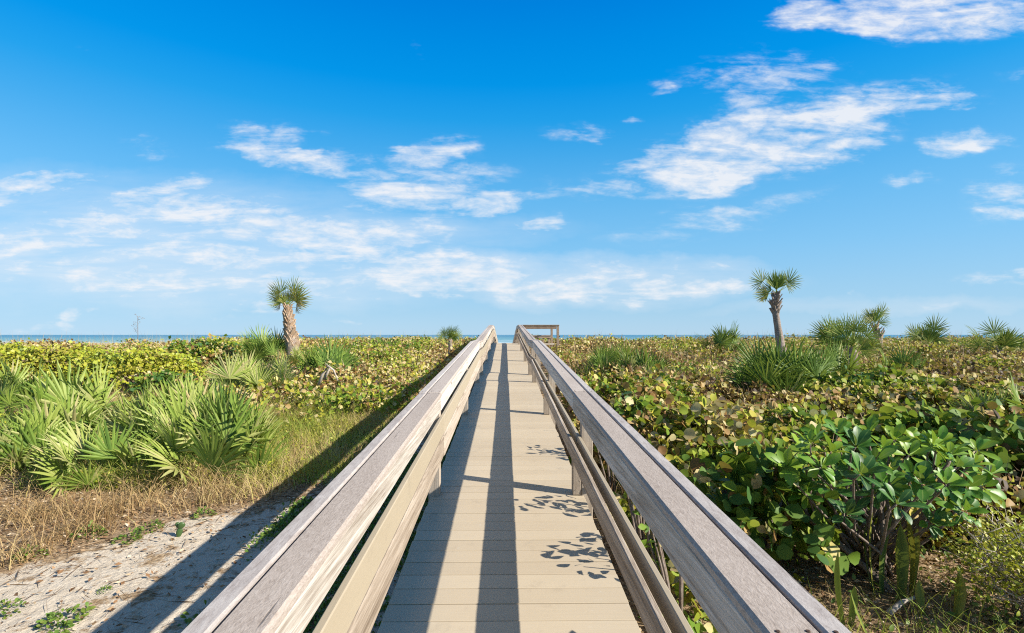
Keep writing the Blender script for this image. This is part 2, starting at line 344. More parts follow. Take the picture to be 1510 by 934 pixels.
# ------------------------------------------------------------------ boardwalk
bw = empty('boardwalk', (0, 0, 0), 'long weathered timber boardwalk with tan composite decking and grey rails rising to the sea', 'boardwalk')
b = BM(); y = -1.4; rnd = random.Random(3)
while y < 42.8:
    p = .1445; j = rnd.uniform(-.005, .005)
    b.run(-.607 + j, .607 + j, y, y + p - .0075, -.026, rnd.uniform(-.001, .001), .0018); y += p
b.done('deck', M['deck'], bw)
b = BM()
knots = [-1.4, 1.05, 4.19, 7.3, 10.4, 12.2, 15.2, 18.7, 22.0, 25.0, 28.1, 31.2, 34.3, 37.4, 40.5, 42.8]
for x in (-.56, 0, .52):
    for a, c in zip(knots[:-1], knots[1:]): b.run(x, x + .04, a + .002, c - .002, -.21, -.030, 0)
b.done('joist', M['post'], bw)
rnd = random.Random(11)
for sgn in (-1, 1):
    rl = bpy.data.objects.new('railing', None); COL.objects.link(rl); rl.parent = bw
    j = lambda a=.004: rnd.uniform(-a, a)
    caps, strips, fas, tan, rail = BM(), BM(), BM(), BM(), BM()
    for i, (a, c) in enumerate(zip(knots[:-1], knots[1:])):
        g = .0025; ja, jb = j(), j()
        dz = (.0 if sgn > 0 else -.012)
        caps.run(sgn * .522, sgn * .640, a + g, c - g, .788 + dz, .824 + dz, .009, ja, jb)
        strips.run(sgn * .645, sgn * .704, a + g, c - g, .788 + dz, .825 + dz, .006, ja + j(.001), jb + j(.001))
        if i % 2 == 0: fa, fc = a, knots[min(i + 2, len(knots) - 1)]
        fas.run(sgn * .529, sgn * .567, a + g, c - g, .662 + j(.006), .7875 + dz - .001, .005, j(.003), j(.003))
        if sgn > 0: tan.run((.560), .587, a + g, c - g, .372, .466, .004, j(.002), j(.002))
        else: tan.run(-.503, -.531, a + g, c - g, .488, .630, .004, j(.002), j(.002))
        if sgn > 0: rail.run(.494, .521, a + g, c - g, .336 + j(.004), .456 + j(.004), .005, j(.005), j(.005))
        else: rail.run(-.503, -.531, a + g, c - g, .308 + j(.004), .476 + j(.004), .005, j(.004), j(.004))
    caps.done('cap_board', M['cap'], rl); strips.done('cap_edge_board', M['strip'], rl); fas.done('fascia_board', M['fascia'], rl)
    tan.done('composite_rail', M['tan'], rl); rail.done('wood_rail', M['rail'], rl)
    for k in knots[:-1]:
        p = BM(); z = D(k); gz = g1(sgn * .65, k) - .25
        x0, x1 = (.590, .68) if sgn > 0 else (-.623, -.534)
        p.box(x0, x1, k - .044, k + .044, min(gz, z - .4), z + .785 + (-.012 if sgn < 0 else 0) - .003, .004)
        if sgn > 0: p.box(.5225, .586, k - .044, k + .044, z + .003, z + .342, .003)
        p.done('post', M['post'], rl)
    sb = bmesh.new(); bmesh.ops.create_cone(sb, cap_ends=True, segments=10, radius1=.0055, radius2=.0045, depth=.003)
    if sgn < 0: screw_me = bpy.data.meshes.new('screw_head'); sb.to_mesh(screw_me); screw_me.materials.append(M['rust'])
    sb.free()
    for k in knots[1:4]:
        for dy in (-.03, .03):
            for dx in (.548, .612, .675):
                yy = k + dy + rnd.uniform(-.008, .008); o = link('screw_head', screw_me, None, rl)
                o.location = (sgn * (dx + rnd.uniform(-.006, .006)), yy, D(yy) + (.824 if dx < .64 else .825) - (.012 if sgn < 0 else 0) + .0006)
# side platform with its own rail
pf = bpy.data.objects.new('side_platform', None); COL.objects.link(pf); pf.parent = bw
b = BM(); x = .72
while x < 2.2:
    b.box(x, x + .139, 21.96, 25.0, 1.57, 1.598, .003); x += .144
b.done('platform_deck', M['deck'], pf)
b = BM(); b.box(.70, 2.26, 21.93, 22.07, 2.388, 2.424, .005); b.box(.70, 2.13, 21.955, 21.993, 2.245, 2.386, .004); b.done('front_beam', M['beam'], pf)
b = BM(); b.box(2.125, 2.265, 22.08, 25.0, 2.388, 2.423, .005); b.done('side_beam', M['beam'], pf)
for x, yy in ((2.195, 22.0), (2.195, 24.9), (.76, 24.9)):
    b = BM(); b.box(x - .05, x + .05, yy - .045, yy + .045, .85, 2.386 if x > 1 else 1.56, .004); b.done('platform_post', M['beam'], pf)
bn = empty('bench', (1.5, 24.5, 1.6), 'low brown timber bench on the side platform behind the right rail', 'bench')
def loc_box(parent, name, mat, boxes):
    b = BM(); o = parent.location
    for q in boxes: b.box(q[0] - o.x, q[1] - o.x, q[2] - o.y, q[3] - o.y, q[4] - o.z, q[5] - o.z, .004)
    return b.done(name, mat, parent)
loc_box(bn, 'seat', M['beam'], [(.85, 2.12, 24.24 + i * .145, 24.38 + i * .145, 1.945, 1.98) for i in range(3)] + [(.87, 2.10, 24.26, 24.296, 1.85, 1.942)])
for x in (.93, 1.24, 1.5, 1.76, 2.02): loc_box(bn, 'leg', M['beam'], [(x - .045, x + .045, 24.30, 24.39, 1.602, 1.941)])

# ------------------------------------------------------------------ fan leaves of palmettos and palms
def fan_mesh(name, seed, rad=.5, pet=.5, nseg=34, spread=250, bend=35, droop=.15, tone=.5, fuse=.35, wid=.034, tipdroop=0.0, cup=.25, tvar=.3):
    r = random.Random(seed); V = []; Fc = []; T = []
    def strip(c0, c1, c2, c3, w, side, up, tn):
        # blade: base point, middle, near tip, tip; folded along its middle
        o = len(V); ws = (.18 * w, w, .72 * w, 0); cs = (c0, c1, c2, c3)
        for c, ww in zip(cs, ws):
            V.append(c - side * ww * .5 + up * ww * .22); V.append(c); V.append(c + side * ww * .5 + up * ww * .22)
        for i in range(3):
            Fc.append((o + 3 * i, o + 3 * i + 1, o + 3 * i + 4, o + 3 * i + 3)); Fc.append((o + 3 * i + 1, o + 3 * i + 2, o + 3 * i + 5, o + 3 * i + 4))
        T.extend([tn] * 12)
    # petiole
    pp = [Vector((0, -.06 * pet * (i / 4) ** 2, pet * i / 4)) for i in range(5)]
    v, f = tube(pp, [.013, .011, .010, .009, .007], 5); o = len(V); V += v; Fc += [tuple(i + o for i in q) for q in f]; T += [tone - .12] * len(v)
    hub = pp[-1]; bm = Matrix.Rotation(R(bend), 3, 'X')
    for i in range(nseg):
        th = R(-spread / 2 + spread * (i + .5) / nseg + r.uniform(-2.5, 2.5)); s = abs(th) / R(spread / 2)
        ln = rad * (1 - .30 * s ** 2) * r.uniform(.86, 1.05)
        d = Vector((math.sin(th), 0, math.cos(th))); upv = Vector((0, 1, 0)); side = Vector((math.cos(th), 0, -math.sin(th)))
        cu = cup * (1 - math.cos(th)) * .3 + r.uniform(-.05, .05) + cup * .3
        dd = (d + upv * cu).normalized()
        dr = droop * r.uniform(.4, 1.7); td = tipdroop * r.uniform(.3, 1.6)
        P = [Vector((0, 0, 0)), dd * ln * .38 , dd * ln * .72 - upv * ln * dr * .35, dd * ln * (1 - .25 * td) - upv * ln * (dr * .8 + td * .5)]
        P = [hub + bm @ p for p in P]
        tn = tone + r.uniform(-tvar, tvar) * .5 + (-.25 if r.random() < .06 else 0)
        strip(P[0], P[1], P[2], P[3], wid * rad / .5 * r.uniform(.8, 1.15), bm @ side, bm @ upv, tn)
    return mesh(name, [tuple(v) for v in V], Fc, T)
def orient(az, inc, roll=0.0):
    """local Z leans out by inc from vertical towards azimuth az; local Y is the leaf's upper face"""
    z = Vector((math.sin(inc) * math.cos(az), math.sin(inc) * math.sin(az), math.cos(inc)))
    yv = Vector((-math.cos(inc) * math.cos(az), -math.cos(inc) * math.sin(az), math.sin(inc)))
    x = yv.cross(z); m = Matrix((x, yv, z)).transposed()
    return (m @ Matrix.Rotation(roll, 3, 'Z')).to_4x4()
def put_leaf(parent, me, mat, pos, az, inc, roll, sc, name='frond'):
    o = link(name, me, mat, parent)
    o.matrix_local = Matrix.Translation(Vector(pos)) @ orient(az, inc, roll) @ Matrix.Scale(sc, 4)
    return o
SAW = [fan_mesh('saw_fan', 20 + i, rad=.55, pet=.5, nseg=19 + i % 3 * 2, spread=180 + 25 * (i % 3), bend=-12 - 14 * (i % 4), droop=.05, tone=.30 + .10 * (i % 4), wid=.037, tipdroop=.04, cup=.35) for i in range(6)]
SAWD = [fan_mesh('dark_fan', 40 + i, rad=.55, pet=.5, nseg=24, spread=200, bend=-12 - 15 * (i % 3), droop=.08, tone=.60 + .1 * (i % 2), wid=.026, tipdroop=.12, cup=.4) for i in range(4)]
SAWG = [fan_mesh('silver_fan', 60 + i, rad=.52, pet=.5, nseg=24, spread=210, bend=-18, droop=.05, tone=.30, wid=.03, cup=.4) for i in range(3)]
CAB = [fan_mesh('cabbage_fan', 80 + i, rad=.60, pet=.27, nseg=18, spread=120 + 16 * i, bend=-6 - 8 * (i % 3), droop=.07, tone=.56, wid=.022, tipdroop=.10, cup=.3) for i in range(4)]
CABY = [fan_mesh('cabbage_fan_yellowing', 90 + i, rad=.58, pet=.27, nseg=18, spread=120 + 16 * i, bend=-10, droop=.08, tone=.34, wid=.022, tipdroop=.14, cup=.3) for i in range(3)]
CABL = [fan_mesh('cabbage_fan_long', 70 + i, rad=.50, pet=.50, nseg=17, spread=170 + 15 * i, bend=-6, droop=.08, tone=.50, wid=.024, tipdroop=.12, cup=.3) for i in range(3)]
CABU = [fan_mesh('cabbage_fan_upright', 76 + i, rad=.66, pet=.16, nseg=18, spread=88 + 14 * i, bend=-4, droop=.07, tone=.56, wid=.026, tipdroop=.10, cup=.2) for i in range(2)]
SAWX = [fan_mesh('withered_fan', 15 + i, rad=.5, pet=.5, nseg=17, spread=170, bend=-25, droop=.28, tone=.03, wid=.026, tipdroop=.5, cup=.3, tvar=.14) for i in range(2)]
DEAD = [fan_mesh('dead_fan', 98 + i, rad=.48, pet=.4, nseg=24, spread=190, bend=-30, droop=.3, tone=.03, wid=.022, tipdroop=.6, tvar=.1) for i in range(2)]

def palmetto(px, base, d, n, sc, pal, mat, label, group, seed, inc=(8, 78), spreadx=.2, cat='palmetto', hubs=1, arc=None):
    r = random.Random(seed)
    p = at(px, base, d); p.z = g1(p.x, p.y) if base is None or base == 0 else p.z
    root = empty('saw_palmetto', p, label, cat, group)
    hs = [(r.uniform(-spreadx, spreadx), r.uniform(-spreadx, spreadx) * .7) for _ in range(hubs)]
    for i in range(n):
        h = hs[i % hubs]; az = (i * 2.399 + r.uniform(-.4, .4)); ic = R(inc[0] + (inc[1] - inc[0]) * ((i + .5) / n) ** .8 + r.uniform(-6, 6))
        put_leaf(root, pal[r.randrange(len(pal))], mat, (h[0] + r.uniform(-.04, .04), h[1] + r.uniform(-.04, .04), -.02 + .05 * r.random()), az, ic, r.uniform(-1.0, 1.0), sc * r.uniform(.78, 1.15))
    for i in range(max(1, n // 7)):
        h = hs[i % hubs]; put_leaf(root, SAWX[i % 2], mat, (h[0], h[1], .03), r.uniform(0, 6.28), R(r.uniform(72, 104)), r.uniform(-1, 1), sc * r.uniform(.7, .95))
    st = tubes_mesh('stump', [([(h[0], h[1], -.3), (h[0] * .9, h[1] * .9, 0), (h[0], h[1], .10 * sc)], [.08 * sc, .07 * sc, .05 * sc]) for h in hs])
    link('stump', st, M['boot'], root)
    return root
def ground_at(px, d):
    p = at(px, 0, d); return g1(p.x, p.y)
def pixrow(px, d, z): # photo row of height z at distance d
    return 494 - (z - CAM.z) / d * F
def pal_at(px, d, *a, up=0.0, **k): return palmetto(px, pixrow(px, d, ground_at(px, d) + up), d, *a, **k)
gS = 'saw palmettos of the big clump on the left'
# the big clump on the left
pal_at(318, 6.5, 40, 1.06, SAW, M['palmetto'], 'large bright saw palmetto at the right end of the big clump by the sand', gS, 1, spreadx=.32, hubs=3, inc=(5, 92))
pal_at(205, 6.3, 28, .86, SAW, M['palmetto'], 'low saw palmetto at the front of the big clump, fans spread over the dry grass', gS, 2, spreadx=.3, hubs=2, inc=(20, 95))
pal_at(105, 6.9, 28, .92, SAW, M['palmetto'], 'saw palmetto in the big clump just left of its tallest upright fan', gS, 3, spreadx=.35, hubs=2, inc=(15, 90))
pal_at(225, 7.1, 22, .98, SAW, M['palmetto'], 'saw palmetto filling the middle of the big clump', gS, 8, spreadx=.3, hubs=2, inc=(5, 85))
pal_at(128, 7.6, 12, 1.22, SAW, M['palmetto'], 'tallest saw palmetto of the big clump with a fan held above the others', gS, 4, spreadx=.12, hubs=1, inc=(0, 60))
pal_at(15, 6.5, 26, .84, SAW, M['palmetto'], 'saw palmetto at the left edge of the photo at the end of the big clump', gS, 5, spreadx=.3, hubs=2, inc=(15, 90))
pal_at(265, 7.6, 26, 1.10, SAWG + SAW[:2], M['palmetto'], 'saw palmetto with pale silvery fans at the back of the big clump', gS, 6, spreadx=.35, hubs=2, inc=(5, 80))
pal_at(362, 7.0, 14, .8, SAW, M['palmetto'], 'saw palmetto leaning right over the yellow grass beside the big clump', gS, 7, spreadx=.12, hubs=1, inc=(25, 95))
# others
gL = 'palmettos beyond the big clump on the left'
pal_at(350, 10.5, 16, 1.1, SAWG, M['palmetto'], 'silvery palmetto among brown bushes left of the leaning palm trunk foot', gL, 11, hubs=2, up=.15, inc=(10, 85))
pal_at(408, 10.8, 14, 1.0, SAWG, M['palmetto'], 'silvery palmetto directly below the left palm tree', gL, 12, hubs=1, up=.15, inc=(10, 85))
pal_at(484, 12.5, 18, 1.2, SAWD, M['palmetto'], 'dark green palmetto in the sea grape right of the left palm tree', gL, 13, hubs=2, up=.15, inc=(10, 85))
pal_at(392, 15.2, 16, 1.25, SAWD, M['palmetto'], 'bushy dark palmetto at the left foot of the left palm tree', gL, 14, hubs=2, up=.3, inc=(0, 80))
pal_at(12, 8.6, 12, .95, SAWD[:2] + SAW[:2], M['palmetto'], 'green palmetto at the left edge in front of the yellow bushes', gL, 15, hubs=1, up=.2, inc=(5, 80))
pal_at(48, 8.8, 9, .9, SAWD, M['palmetto'], 'small dark palmetto with a fan like an open hand before the yellow bushes', gL, 16, hubs=1, up=.2, inc=(5, 70))
pal_at(432, 14.6, 16, .95, [CABY[0], CABY[1], DEAD[0], SAW[0]], M['palm'], 'skirt of yellowing fans right at the foot of the left palm tree', gL, 17, hubs=2, up=.25, inc=(10, 95), spreadx=.25)
gR = 'palmettos in the sea grape on the right'
pal_at(1152, 10.6, 30, 1.4, SAWD, M['palmetto'], 'big spiky green palmetto in front of the right palm tree', gR, 21, hubs=3, spreadx=.3, up=.05, inc=(3, 75))
pal_at(1195, 11.8, 14, 1.35, SAWD, M['palmetto'], 'palmetto with long arching leaves between the right palm tree and the double palm', gR, 22, hubs=1, up=.1, inc=(15, 80))
pal_at(880, 12.5, 14, 1.0, SAW[:2] + SAWD, M['palmetto'], 'green palmetto nearest the rail among the sea grape on the right', gR, 23, hubs=2, up=.1, inc=(5, 70))
pal_at(912, 13.5, 12, 1.0, SAW[:2] + SAWD, M['palmetto'], 'middle palmetto of the three in a row right of the rail', gR, 24, hubs=1, up=.2, inc=(5, 70))
pal_at(952, 12.0, 16, 1.05, SAW[:2] + SAWD, M['palmetto'], 'brightest palmetto of the three in a row right of the rail', gR, 25, hubs=2, up=.1, inc=(5, 75))
pal_at(1072, 18.0, 16, 1.1, SAWD, M['palmetto'], 'small palmetto standing against the sea left of the right palm tree', gR, 26, hubs=2, up=.45, inc=(5, 85))
pal_at(1325, 12.2, 10, 1.1, SAWD, M['palmetto'], 'low palmetto with sideways fans right of the double palm', gR, 27, hubs=1, up=.25, inc=(20, 85))
pal_at(1480, 7.2, 10, .8, SAW[:3], M['palmetto'], 'pale low palmetto in the sea grape near the right edge', gR, 28, hubs=1, up=.25, inc=(10, 80))

def trunk_mesh(name, path, rad, k=14, ring=.04):
    P = [Vector(p) for p in path]; n = 26; pts = []; rr = []
    for i in range(n):
        s = i / (n - 1) * (len(P) - 1); a = min(int(s), len(P) - 2); f = s - a
        pts.append(P[a].lerp(P[a + 1], f)); rr.append((rad[a] * (1 - f) + rad[a + 1] * f) * (1 + ring * math.sin(i * 2.6) + ring * .5 * math.sin(i * 5.1)))
    v, f = tube(pts, rr, k); return mesh(name, [tuple(q) for q in v], f, smooth=True)
def boots_mesh(name, path, rad, n, seed, ln=.22, out=.5):
    """old leaf bases in a criss-cross spiral around the trunk"""
    r = random.Random(seed); V = []; Fc = []; P = [Vector(p) for p in path]
    for i in range(n):
        s = i / n * (len(P) - 1.001); a = int(s); f = s - a; c = P[a].lerp(P[a + 1], f); ra = rad[a] * (1 - f) + rad[a + 1] * f
        az = i * 2.4 + r.uniform(-.2, .2); o = Vector((math.cos(az), math.sin(az), 0)); sd = Vector((-o.y, o.x, 0))
        l = ln * r.uniform(.6, 1.3); ou = out * r.uniform(.5, 1.5)
        b0 = c + o * ra * .85; t0 = b0 + Vector((0, 0, l)) + o * l * ou; w0 = ra * .55; w1 = ra * .16; th = .016
        q = len(V)
        for p, w in ((b0, w0), (t0, w1)):
            V += [p - sd * w - o * th, p + sd * w - o * th, p + sd * w * .8 + o * th, p - sd * w * .8 + o * th]
        Fc += [(q, q + 1, q + 5, q + 4), (q + 1, q + 2, q + 6, q + 5), (q + 2, q + 3, q + 7, q + 6), (q + 3, q, q + 4, q + 7), (q + 4, q + 5, q + 6, q + 7)]
    return mesh(name, [tuple(p) for p in V], Fc)
def palm_tree(name, base_px, d, base_row, path_px, rads, fr, label, cat, group, boots=None, bootmat=None, seed=0, trunk=True, fan=CAB):
    """path_px: (px, row) points up the trunk; fr: list of (azimuth deg, inclination deg, scale, palette)"""
    base = at(base_px, base_row, d); base.z = g1(base.x, base.y)
    root = empty(name, base, label, cat, group); r = random.Random(seed)
    pts = [at(x, yv, d) - base for x, yv in path_px]
    pts = [Vector((pts[0].x, 0, -.2))] + pts
    rads = [rads[0]] + list(rads)
    if trunk:
        link('trunk', trunk_mesh('trunk', pts, rads), M['trunk'], root)
        if boots: 
            a, n, ln, ou = boots; link('leaf_bases', boots_mesh('leaf_bases', pts[a:], [q * .95 for q in rads[a:]], n, seed, ln, ou), bootmat or M['boot'], root)
    top = pts[-1]
    for az, inc, sc, pal in fr:
        put_leaf(root, pal[r.randrange(len(pal))], M['palm'], top + Vector((r.uniform(-.03, .03), r.uniform(-.03, .03), r.uniform(-.06, .03))), R(az + r.uniform(-8, 8)), R(inc + r.uniform(-5, 5)), r.uniform(1.0, 1.75) if abs(math.cos(R(az))) > .5 or inc < 12 and seed < 3 else r.uniform(-.7, .7), sc * r.uniform(.92, 1.08))
    return root
gP = 'cabbage palms standing above the dune plants'
# left palm (leans; V-shaped crown)
palm_tree('palm_tree', 426, 15.5, 520, [(431, 512), (428, 492), (425, 470), (424, 452)], (.19, .165, .13, .075),
          [(180, 22, 1.05, CABL), (180, 44, 1.1, CABY), (178, 34, .9, CABY), (186, 60, .85, CABY), (0, 28, 1.0, CABL), (2, 50, 1.05, CABY), (-4, 66, .85, CABY), (5, 38, .9, CABY), (0, 12, .7, CABY), (268, 30, .5, CAB), (180, 14, .7, CABY), (178, 80, .7, DEAD), (0, 88, .7, DEAD)],
          'stout leaning palm on the left with shaggy trunk and a crown split in two', 'palm tree', gP, boots=(1, 110, .14, .40), seed=1)
palm_tree('palm_tree', 1151, 15.0, 520, [(1152, 515), (1148, 490), (1144, 464), (1143, 448), (1145, 433)], (.135, .10, .088, .092, .055),
          [(0, 1, .98, CABU), (180, 9, .85, CABU), (0, 13, .85, CABU), (0, 46, 1.02, CABL), (2, 58, .7, CABL), (180, 48, .98, CABL), (178, 62, .62, CAB), (184, 88, .78, CABY), (176, 98, .75, DEAD), (268, 10, .5, CAB)],
          'tallest palm, on the right, with smooth grey trunk and ragged collar under the crown', 'palm tree', gP, boots=(3, 40, .15, .5), bootmat=M['boot_grey'], seed=2)
def ring(n, i0, i1, sc, pal, seed):
    r = random.Random(seed); return [(i * 137.5, i0 + (i1 - i0) * (i + .5) / n, sc * r.uniform(.85, 1.1), pal) for i in range(n)]
palm_tree('palm_tree', 1293, 19, 505, [(1296, 500), (1293, 490), (1291, 480)], (.12, .10, .07), [(176, 38, .85, CABY), (180, 20, .8, CABU), (184, 62, .7, CABY), (4, 30, 1.0, CABL), (-6, 55, .8, CAB), (0, 14, .95, CABU), (270, 40, .5, CAB), (90, 40, .6, CAB)],
          'small palm against the sky behind and right of the low double palm', 'palm tree', gP, boots=(0, 24, .2, .5), seed=3)
palm_tree('palm_tree', 1240, 13.2, 545, [(1238, 525), (1237, 512), (1236, 508)], (.10, .09, .08), [(180, 28, 1.0, CAB), (170, 48, .95, CAB), (200, 12, 1.0, CAB), (190, 65, .85, CAB), (90, 30, .8, CAB), (160, 8, .9, CAB)],
          'left half of the low double palm, two bright fans fanned out to the left', 'palm tree', gP, boots=(0, 10, .14, .4), seed=4)
palm_tree('palm_tree', 1257, 12.6, 550, [(1257, 535), (1257, 522), (1256, 514)], (.12, .11, .09), ring(14, 8, 105, .88, CAB + CABL, 5) + ring(4, 80, 115, .8, CABY, 6),
          'right half of the low double palm, rounded with many drooping fans', 'palm tree', gP, boots=(0, 10, .14, .4), seed=5)
palm_tree('palm_tree', 1368, 18, 510, [(1367, 518), (1366, 513), (1366, 508)], (.08, .07, .06), [(180, 54, 1.05, CABL), (175, 36, 1.1, CABY), (0, 30, 1.25, CABL), (6, 50, 1.1, CAB), (-8, 16, 1.15, CABU), (180, 14, 1.05, CABU), (90, 40, .7, CAB), (270, 40, .6, CAB), (0, 74, .8, CAB)],
          'short palm between the double palm and the one at the right edge', 'palm tree', gP, boots=(0, 10, .10, .4), seed=7)
palm_tree('palm_tree', 1478, 15, 515, [(1476, 526), (1475, 521), (1475, 516)], (.08, .07, .06), ring(11, 10, 75, 1.02, CABU + CABL, 8) + ring(3, 60, 90, .7, CABY, 9),
          'short spreading palm closest to the right edge of the photo', 'palm tree', gP, boots=(0, 10, .10, .4), seed=8)
palm_tree('palm_tree', 664, 20, 512, [(664, 510), (664, 504), (664, 500)], (.08, .07, .06), ring(16, 6, 95, .62, CABU + CABL, 10),
          'small round palm beside the left rail against the sea', 'palm tree', gP, boots=(0, 10, .10, .4), seed=9)

# ------------------------------------------------------------------ thickets and shrubs
def canopy(x, y, base, amp, sc=.7, seed=0.0):
    return G(x, y) + base + (fbm(x * sc + seed, y * sc + seed * 1.7, 4) - .5) * 2 * amp + (vnoise(x * 3.1 + 7, y * 3.1) - .5) * .36 + (vnoise(x * 7.3, y * 7.3 + 3) - .5) * .10
def cloud_leaves(name, P, tone, L, mat, parent=None, tmpl=ROUND, tilt=.9, up=.8, wide=1.0, per=6, rad=.13, tvar=.10):
    """each point of P is a sprig of several leaves"""
    n = len(P); k = per
    Pc = np.repeat(P, k, 0) + RNG.normal(size=(n * k, 3)) * rad * np.array([1, 1, .6]) * np.repeat(L, k).reshape(-1, 1) / .14
    N = unit(rand_dirs(n * k) * tilt + np.array([.42, -.28, up * .8])); U = np.cross(N, rand_dirs(n * k))
    Lk = np.repeat(L, k) * (.6 + .6 * RNG.random(n * k)); tn = np.repeat(tone, k) + RNG.normal(size=n * k) * tvar
    tn = np.where(RNG.random(n * k) < (.03 if mat is M['yellow'] else .15), RNG.random(n * k) * .40, tn)
    return link(name, leaves(name, Pc, U, N, Lk, np.clip(tn, 0.01, .99), tmpl, wide, RNG.uniform(.3, 2.2, n * k)), mat, parent)
def scatter(n, x0, x1, y0, y1, keep, px0=-230, px1=1740):
    """random points in the box seen between two photo columns (plus a margin) and kept by keep(x, y)"""
    x = RNG.uniform(x0, x1, n); y = RNG.uniform(y0, y1, n)
    c = 755 + (x + .015 - y * math.tan(YAW)) / np.maximum(y, .5) * F
    k = (c > px0) & (c < px1) & (RNG.random(n) < keep(x, y)); return x[k], y[k]
def dens(y, near, far): return np.interp(y, [3, 9, 18, 36], [near, near * .75 + far * .25, near * .25 + far * .75, far])
# right-hand sea grape
def right_in(x, y):
    clear = ((x - 3.9) / 2.9) ** 2 + ((y - 2.55) / 1.62) ** 2 < 1
    edge = .88 + .25 * fbm(y * .8, y * 0 + 3) + np.clip(y - 6, 0, 8) * .04
    ok = (x > edge) & ~clear & ~((x > .5) & (x < 2.5) & (y > 21.5) & (y < 25.5))
    holes = sstep(.30, .42, fbm(x * .55 + 11, y * .55 + 5, 3))
    return ok * (.12 + .88 * holes) * (.35 + .65 * sstep(.36, .5, fbm(x * 1.5 + 21, y * 1.5 + 15, 3)))
def tone_right(x, y):
    g = .425 + (fbm(x * .45 + 2, y * .45 + 8, 3) - .5) * 1.6 + (vnoise(x * 1.7, y * 1.7) - .5) * .3
    return g - .10 * sstep(7, 16, y) + .06 * sstep(5, 3.3, y)
n = 62000
x, y = scatter(n, .8, 13, 2.3, 10.5, right_in); keepd = RNG.random(len(x)) < dens(y, 1, .6); x, y = x[keepd], y[keepd]
z = canopy(x, y, .54, .42, .9, 3.1) - RNG.random(len(x)) ** 1.3 * .40
z -= .25 * sstep(1.7, .9, x)
cloud_leaves('sea_grape_thicket', np.stack([x, y, z], 1), tone_right(x, y) + RNG.normal(size=len(x)) * .11, RNG.uniform(.045, .11, len(x)), M['grape'], per=6, rad=.11, tvar=.13)['kind'] = 'stuff'
x, y = scatter(110000, 1, 48, 10.5, 40, right_in); keepd = RNG.random(len(x)) < dens(y, 1, .55); x, y = x[keepd], y[keepd]
z = canopy(x, y, .52, .34, .6, 3.1) - RNG.random(len(x)) ** 1.6 * .32
cloud_leaves('sea_grape_thicket', np.stack([x, y, z], 1), tone_right(x, y) + RNG.normal(size=len(x)) * .12, RNG.uniform(.075, .13, len(x)), M['grape'], tmpl=SIMPLE, per=5)['kind'] = 'stuff'
def canopy_twigs(name, x, y, z):
    n = len(x); k = RNG.random(n)
    tag(link(name, blades(name, np.stack([x, y, z], 1), RNG.uniform(.15, .38, n), RNG.uniform(.005, .012, n), k * .8, lean=.5), M['litter']), kind='stuff')
x, y = scatter(16000, .9, 22, 2.6, 18, right_in)
canopy_twigs('dry_twigs', x, y, canopy(x, y, .45, .38, .85, 3.1))
x, y = scatter(16000, 2, 40, 10, 32, right_in)
canopy_twigs('dry_twigs', x, y, canopy(x, y, .45, .34, .6, 3.1))
# left-hand sea grape
def left_in(x, y):
    ed = -1.15 - .25 * fbm(y * .7, y * 0 + 9) - np.clip(12 - y, 0, 5) * .22
    fr = 8.3 + np.clip(-x - 2, 0, 9) * .35 + (fbm(x * .8, x * 0 + 4) - .5) * 2
    col = 755 + x / y * F
    return ((x < ed) & (y > fr) & ((col > 300) | ((y > 17) & (y < 24)))) * sstep(.30, .42, fbm(x * .55 + 31, y * .55 + 7, 3)) * 1.0
def tone_left(x, y): return .42 + (fbm(x * .5 + 12, y * .5 + 3, 3) - .5) * 1.3 - .06 * sstep(13, 9, y)
x, y = scatter(95000, -50, -1, 7.5, 40, left_in); keepd = RNG.random(len(x)) < dens(y, 1.3, .6); x, y = x[keepd], y[keepd]
z = canopy(x, y, .50, .32, .6, 8.2) - RNG.random(len(x)) ** 1.6 * .35
cloud_leaves('sea_grape_thicket', np.stack([x, y, z], 1), tone_left(x, y) + RNG.normal(size=len(x)) * .12, RNG.uniform(.07, .12, len(x)), M['grape'], tmpl=SIMPLE, per=6)['kind'] = 'stuff'

x, y = scatter(14000, -40, -1, 7.5, 32, left_in)
canopy_twigs('dry_twigs', x, y, canopy(x, y, .42, .32, .6, 8.2))
def mound(name, px, d, wid, dep, hgt, n, L, mat, label, cat, group, tone, tv=.15, tmpl=ROUND, per=5, stems=7, seed=0, tilt=.9):
    """a shrub: stems and a foliage mass of sprigs on an uneven dome"""
    p = at(px, 494, d); p.z = g1(p.x, p.y); root = empty(name, p, label, cat, group); r = np.random.default_rng(seed)
    a = r.random(n) * 2 * math.pi; q = np.sqrt(r.random(n)); x = np.cos(a) * q; y = np.sin(a) * q
    top = np.sqrt(np.clip(1 - q ** 2.4, 0, 1)) * (.72 + .56 * fbm(x * 2.2 + seed, y * 2.2 + seed * 3, 3))
    z = hgt * (top - r.random(n) ** 1.5 * .45 * top + .05)
    x = x * wid * .5; y = y * dep * .5
    tn = tone + r.normal(size=n) * tv + (fbm(x * 1.5 + seed, y * 1.5, 3) - .5) * .9
    cloud_leaves('foliage', np.stack([x, y, z], 1), tn, r.uniform(.75, 1.25, n) * L, mat, root, tmpl, per=per, tilt=tilt)
    ps = []; rr = random.Random(seed)
    for i in range(stems):
        aa = rr.uniform(0, 6.28); e = rr.uniform(.3, .75)
        ps.append(([(0, 0, -.1), (math.cos(aa) * e * wid * .15, math.sin(aa) * e * dep * .15, hgt * .35), (math.cos(aa) * e * wid * .36, math.sin(aa) * e * dep * .36, hgt * .75)], [.025, .018, .008]))
    link('stems', tubes_mesh('stems', ps), M['stem'], root)
    return root
gB = 'rounded shrubs on the left towards the sea'
